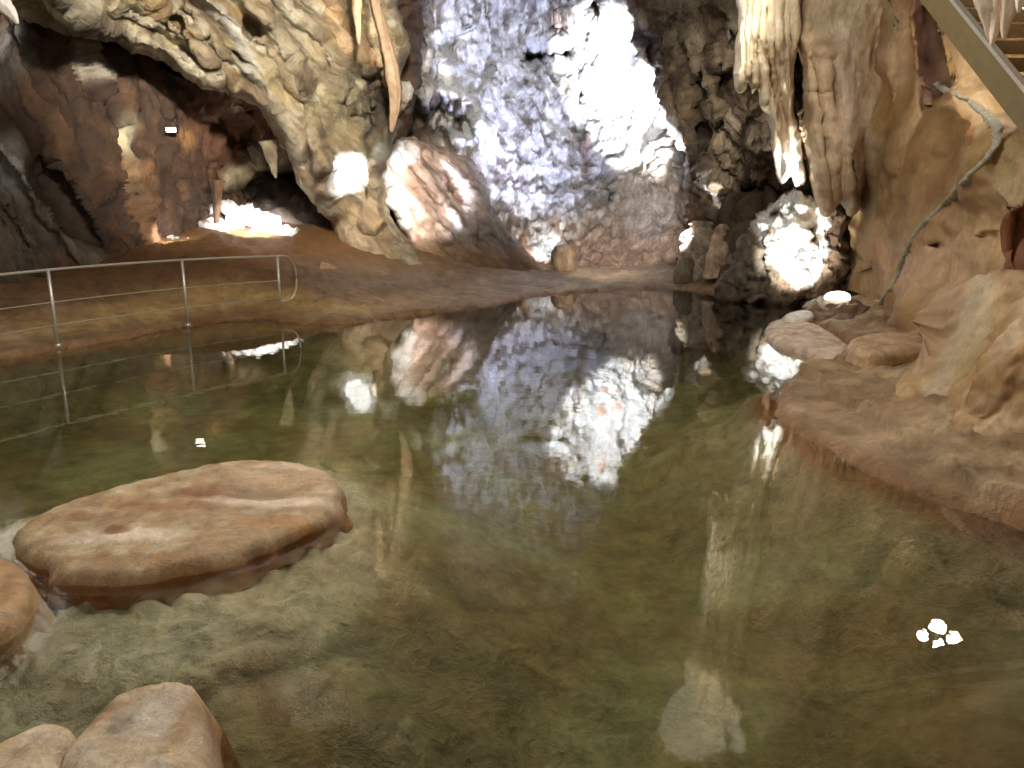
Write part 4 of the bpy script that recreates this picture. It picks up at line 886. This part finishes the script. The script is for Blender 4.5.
# =================================================================== LAMPS (fittings)
def floodlight(px, py, Y, w, label, aim=(0, -1, 0)):
    c = at(px, py, Y); e = empty('small_floodlight', c); tag(e, label, 'lamp')
    v, f = boxv(c, (w, .08, w * .5)); put('casing', v, f, M_black, parent=e, smooth=False)
    v, f = boxv(c + (0, -.045, 0), (w * .88, .02, w * .4)); put('lens', v, f, M_glow, parent=e, smooth=False)
    v, f = join([tube([c + (-w * .52, .05, .03), c + (-w * .52, .05, .22), c + (w * .52, .05, .22), c + (w * .52, .05, .03)], .012, 8), tube([c + (0, .05, .22), c + (0, .3, .3)], .015, 8)]); put('bracket', v, f, M_black, parent=e)
_d = at(172, 130, 1.) - EYE; _d /= np.linalg.norm(_d)
_ok, _h, _n, _i = wl.ray_cast(Vector(EYE) - wl.location, Vector(_d)); _Y = (_h + wl.location)[1] - .16 if _ok else 16.
floodlight(172, 130, _Y, .22, 'tiny glowing floodlight on the iron-brown recess wall')
# globe lamps on the cave wall past the right picture edge (seen mirrored in the near water)
for k, (px, py, Y, r, where) in enumerate([(938, 627, 10.2, .12, 'topmost of four'), (922, 636, 10.1, .07, 'leftmost of four'), (940, 648, 10.0, .09, 'lowest of four'), (954, 640, 9.9, .1, 'rightmost of four')]):
    m_ = at(px, py, Y); c = np.array([m_[0], m_[1], -m_[2]])
    e = empty('globe_lamp', c); tag(e, 'glowing white globe lamp above the staircase, ' + where + ' mirrored at bottom right', 'lamp', 'globe lamps above the staircase')
    gv_, gf_ = tube([c + (0, 0, r * math.cos(a)) for a in np.linspace(.02, math.pi - .02, 14)], [r * math.sin(a) for a in np.linspace(.02, math.pi - .02, 14)], 18); put('globe', gv_, gf_, M_globe, parent=e)
    gv_, gf_ = tube([c + (0, 0, r * .9), c + (0, 0, r + .05), c + (0, .1, r + .5), c + (0, .1, r + 2.2)], [.05, .04, .012, .012], 10); put('stem', gv_, gf_, M_black, parent=e)

# =================================================================== LIGHT
def spot(loc, tgt, W, c=(1, 1, 1), ang=40, blend=.6, rad=.12):
    l = bpy.data.lights.new('cave_spot', 'SPOT'); l.energy = W; l.color = c; l.spot_size = math.radians(ang); l.spot_blend = blend; l.shadow_soft_size = rad
    o = bpy.data.objects.new('cave_spot', l); o.location = loc; o.rotation_euler = (Vector(tgt) - Vector(loc)).to_track_quat('-Z', 'Y').to_euler(); COL.objects.link(o); return o
def point(loc, W, c=(1, 1, 1), rad=.3):
    l = bpy.data.lights.new('fill_lamp', 'POINT'); l.energy = W; l.color = c; l.shadow_soft_size = rad
    o = bpy.data.objects.new('fill_lamp', l); o.location = loc; COL.objects.link(o); return o
COOL = (.72, .80, 1.0); BLUE = (.55, .61, 1.0); WARM = (1, .84, .62); NEUT = (1, .95, .86)
spot(at(572, 262, 17.8), at(520, -5, 27), 4300, BLUE, 60, .7, .25)                   # cool floodlight on the shore aimed up the back wall
spot(at(690, 297, 15.4), at(621, 80, 26.3), 55000, (.97, .98, 1), 18.5, .35, .15)      # white floodlight on the bright flow
spot(at(455, 262, 18.), at(466, 85, 23), 1800, COOL, 22, .6, .2)
spot(at(560, 262, 20.3), at(543, 243, 21.2), 120, (.95, .97, 1), 70, .6, .05)
spot(at(424, 285, 14.6), at(347, 171, 17.5), 3600, (1, 1, 1), 11, .12, .03)
spot(at(452, 262, 16.4), at(415, 185, 19.5), 800, (1, .93, .88), 44, .6, .1)
spot(at(800, 235, 12.4), at(790, 165, 13.3), 350, (1, .98, .92), 36, .6, .05)
spot(at(790, 318, 12.4), at(797, 240, 14.3), 900, (1, 1, .98), 46, .4, .05)
spot(at(735, 288, 15.6), at(710, 245, 17.5), 420, (1, .95, .86), 70, .5, .05)
spot(at(716, 222, 16.0), at(715, 187, 19.3), 1500, (1, 1, 1), 9, .5, .03)  # unseen spot hung in mid-air, added to light the streak
spot(at(262, 175, 15.6), at(252, 226, 17.6), 2600, (1, .97, .97), 40, .4, .1)
spot(at(170, 225, 15.2), at(172, 243, 15.9), 60, (1, .97, .95), 90, .5, .05)
spot(at(610, 256, 16.6), at(600, 215, 22), 650, (1, .92, .85), 75, .9, .3)  # added fill for the lower back wall
spot((-.6, 6.9, 5.8), at(290, 50, 16.), 8500, NEUT, 56, .8, .3)  # added fill spot, brightens the overhang
spot((1.4, 7.0, 5.9), at(708, 120, 19), 2600, NEUT, 22, .8, .3)  # added fill spot, brightens the dark rear wall
spot((1.2, 8.4, 5.2), (3.8, 13.5, 7.9), 5000, (1, .98, .95), 22, .6, .1)  # unseen spot added so the roof drape shows in the pool
spot((-4.6, 4.2, 3.4), (-8.3, 11.4, 4.6), 9000, (1, 1, 1), 13, .3, .1)  # unseen spot added for the bright reflection at left
# unseen fill lamps added for brightness: under the roof and behind the viewer
point((2.4, -1.6, 4.0), 90, NEUT, .5)
point((-2.2, -1.6, 4.2), 80, NEUT, .5)
point((-4.6, 3.0, 3.9), 80, NEUT, .4)
point((.6, 7.0, 6.0), 450, NEUT, .4)
point((-2.0, 6.8, 5.7), 380, NEUT, .4)
W = bpy.data.worlds.new('ambient_fill'); SC.world = W; W.use_nodes = True
W.node_tree.nodes['Background'].inputs[0].default_value = (.9, .85, .75, 1); W.node_tree.nodes['Background'].inputs[1].default_value = .12  # dim warm background light added as soft fill

SC.view_settings.view_transform = 'Standard'; SC.view_settings.look = 'None'; SC.view_settings.gamma = 1; SC.view_settings.exposure = .5; SC.view_settings.use_curve_mapping = False
SC.cycles.use_denoising = True
SC.cycles.transparent_max_bounces = 12
SC.cycles.sample_clamp_indirect = 6
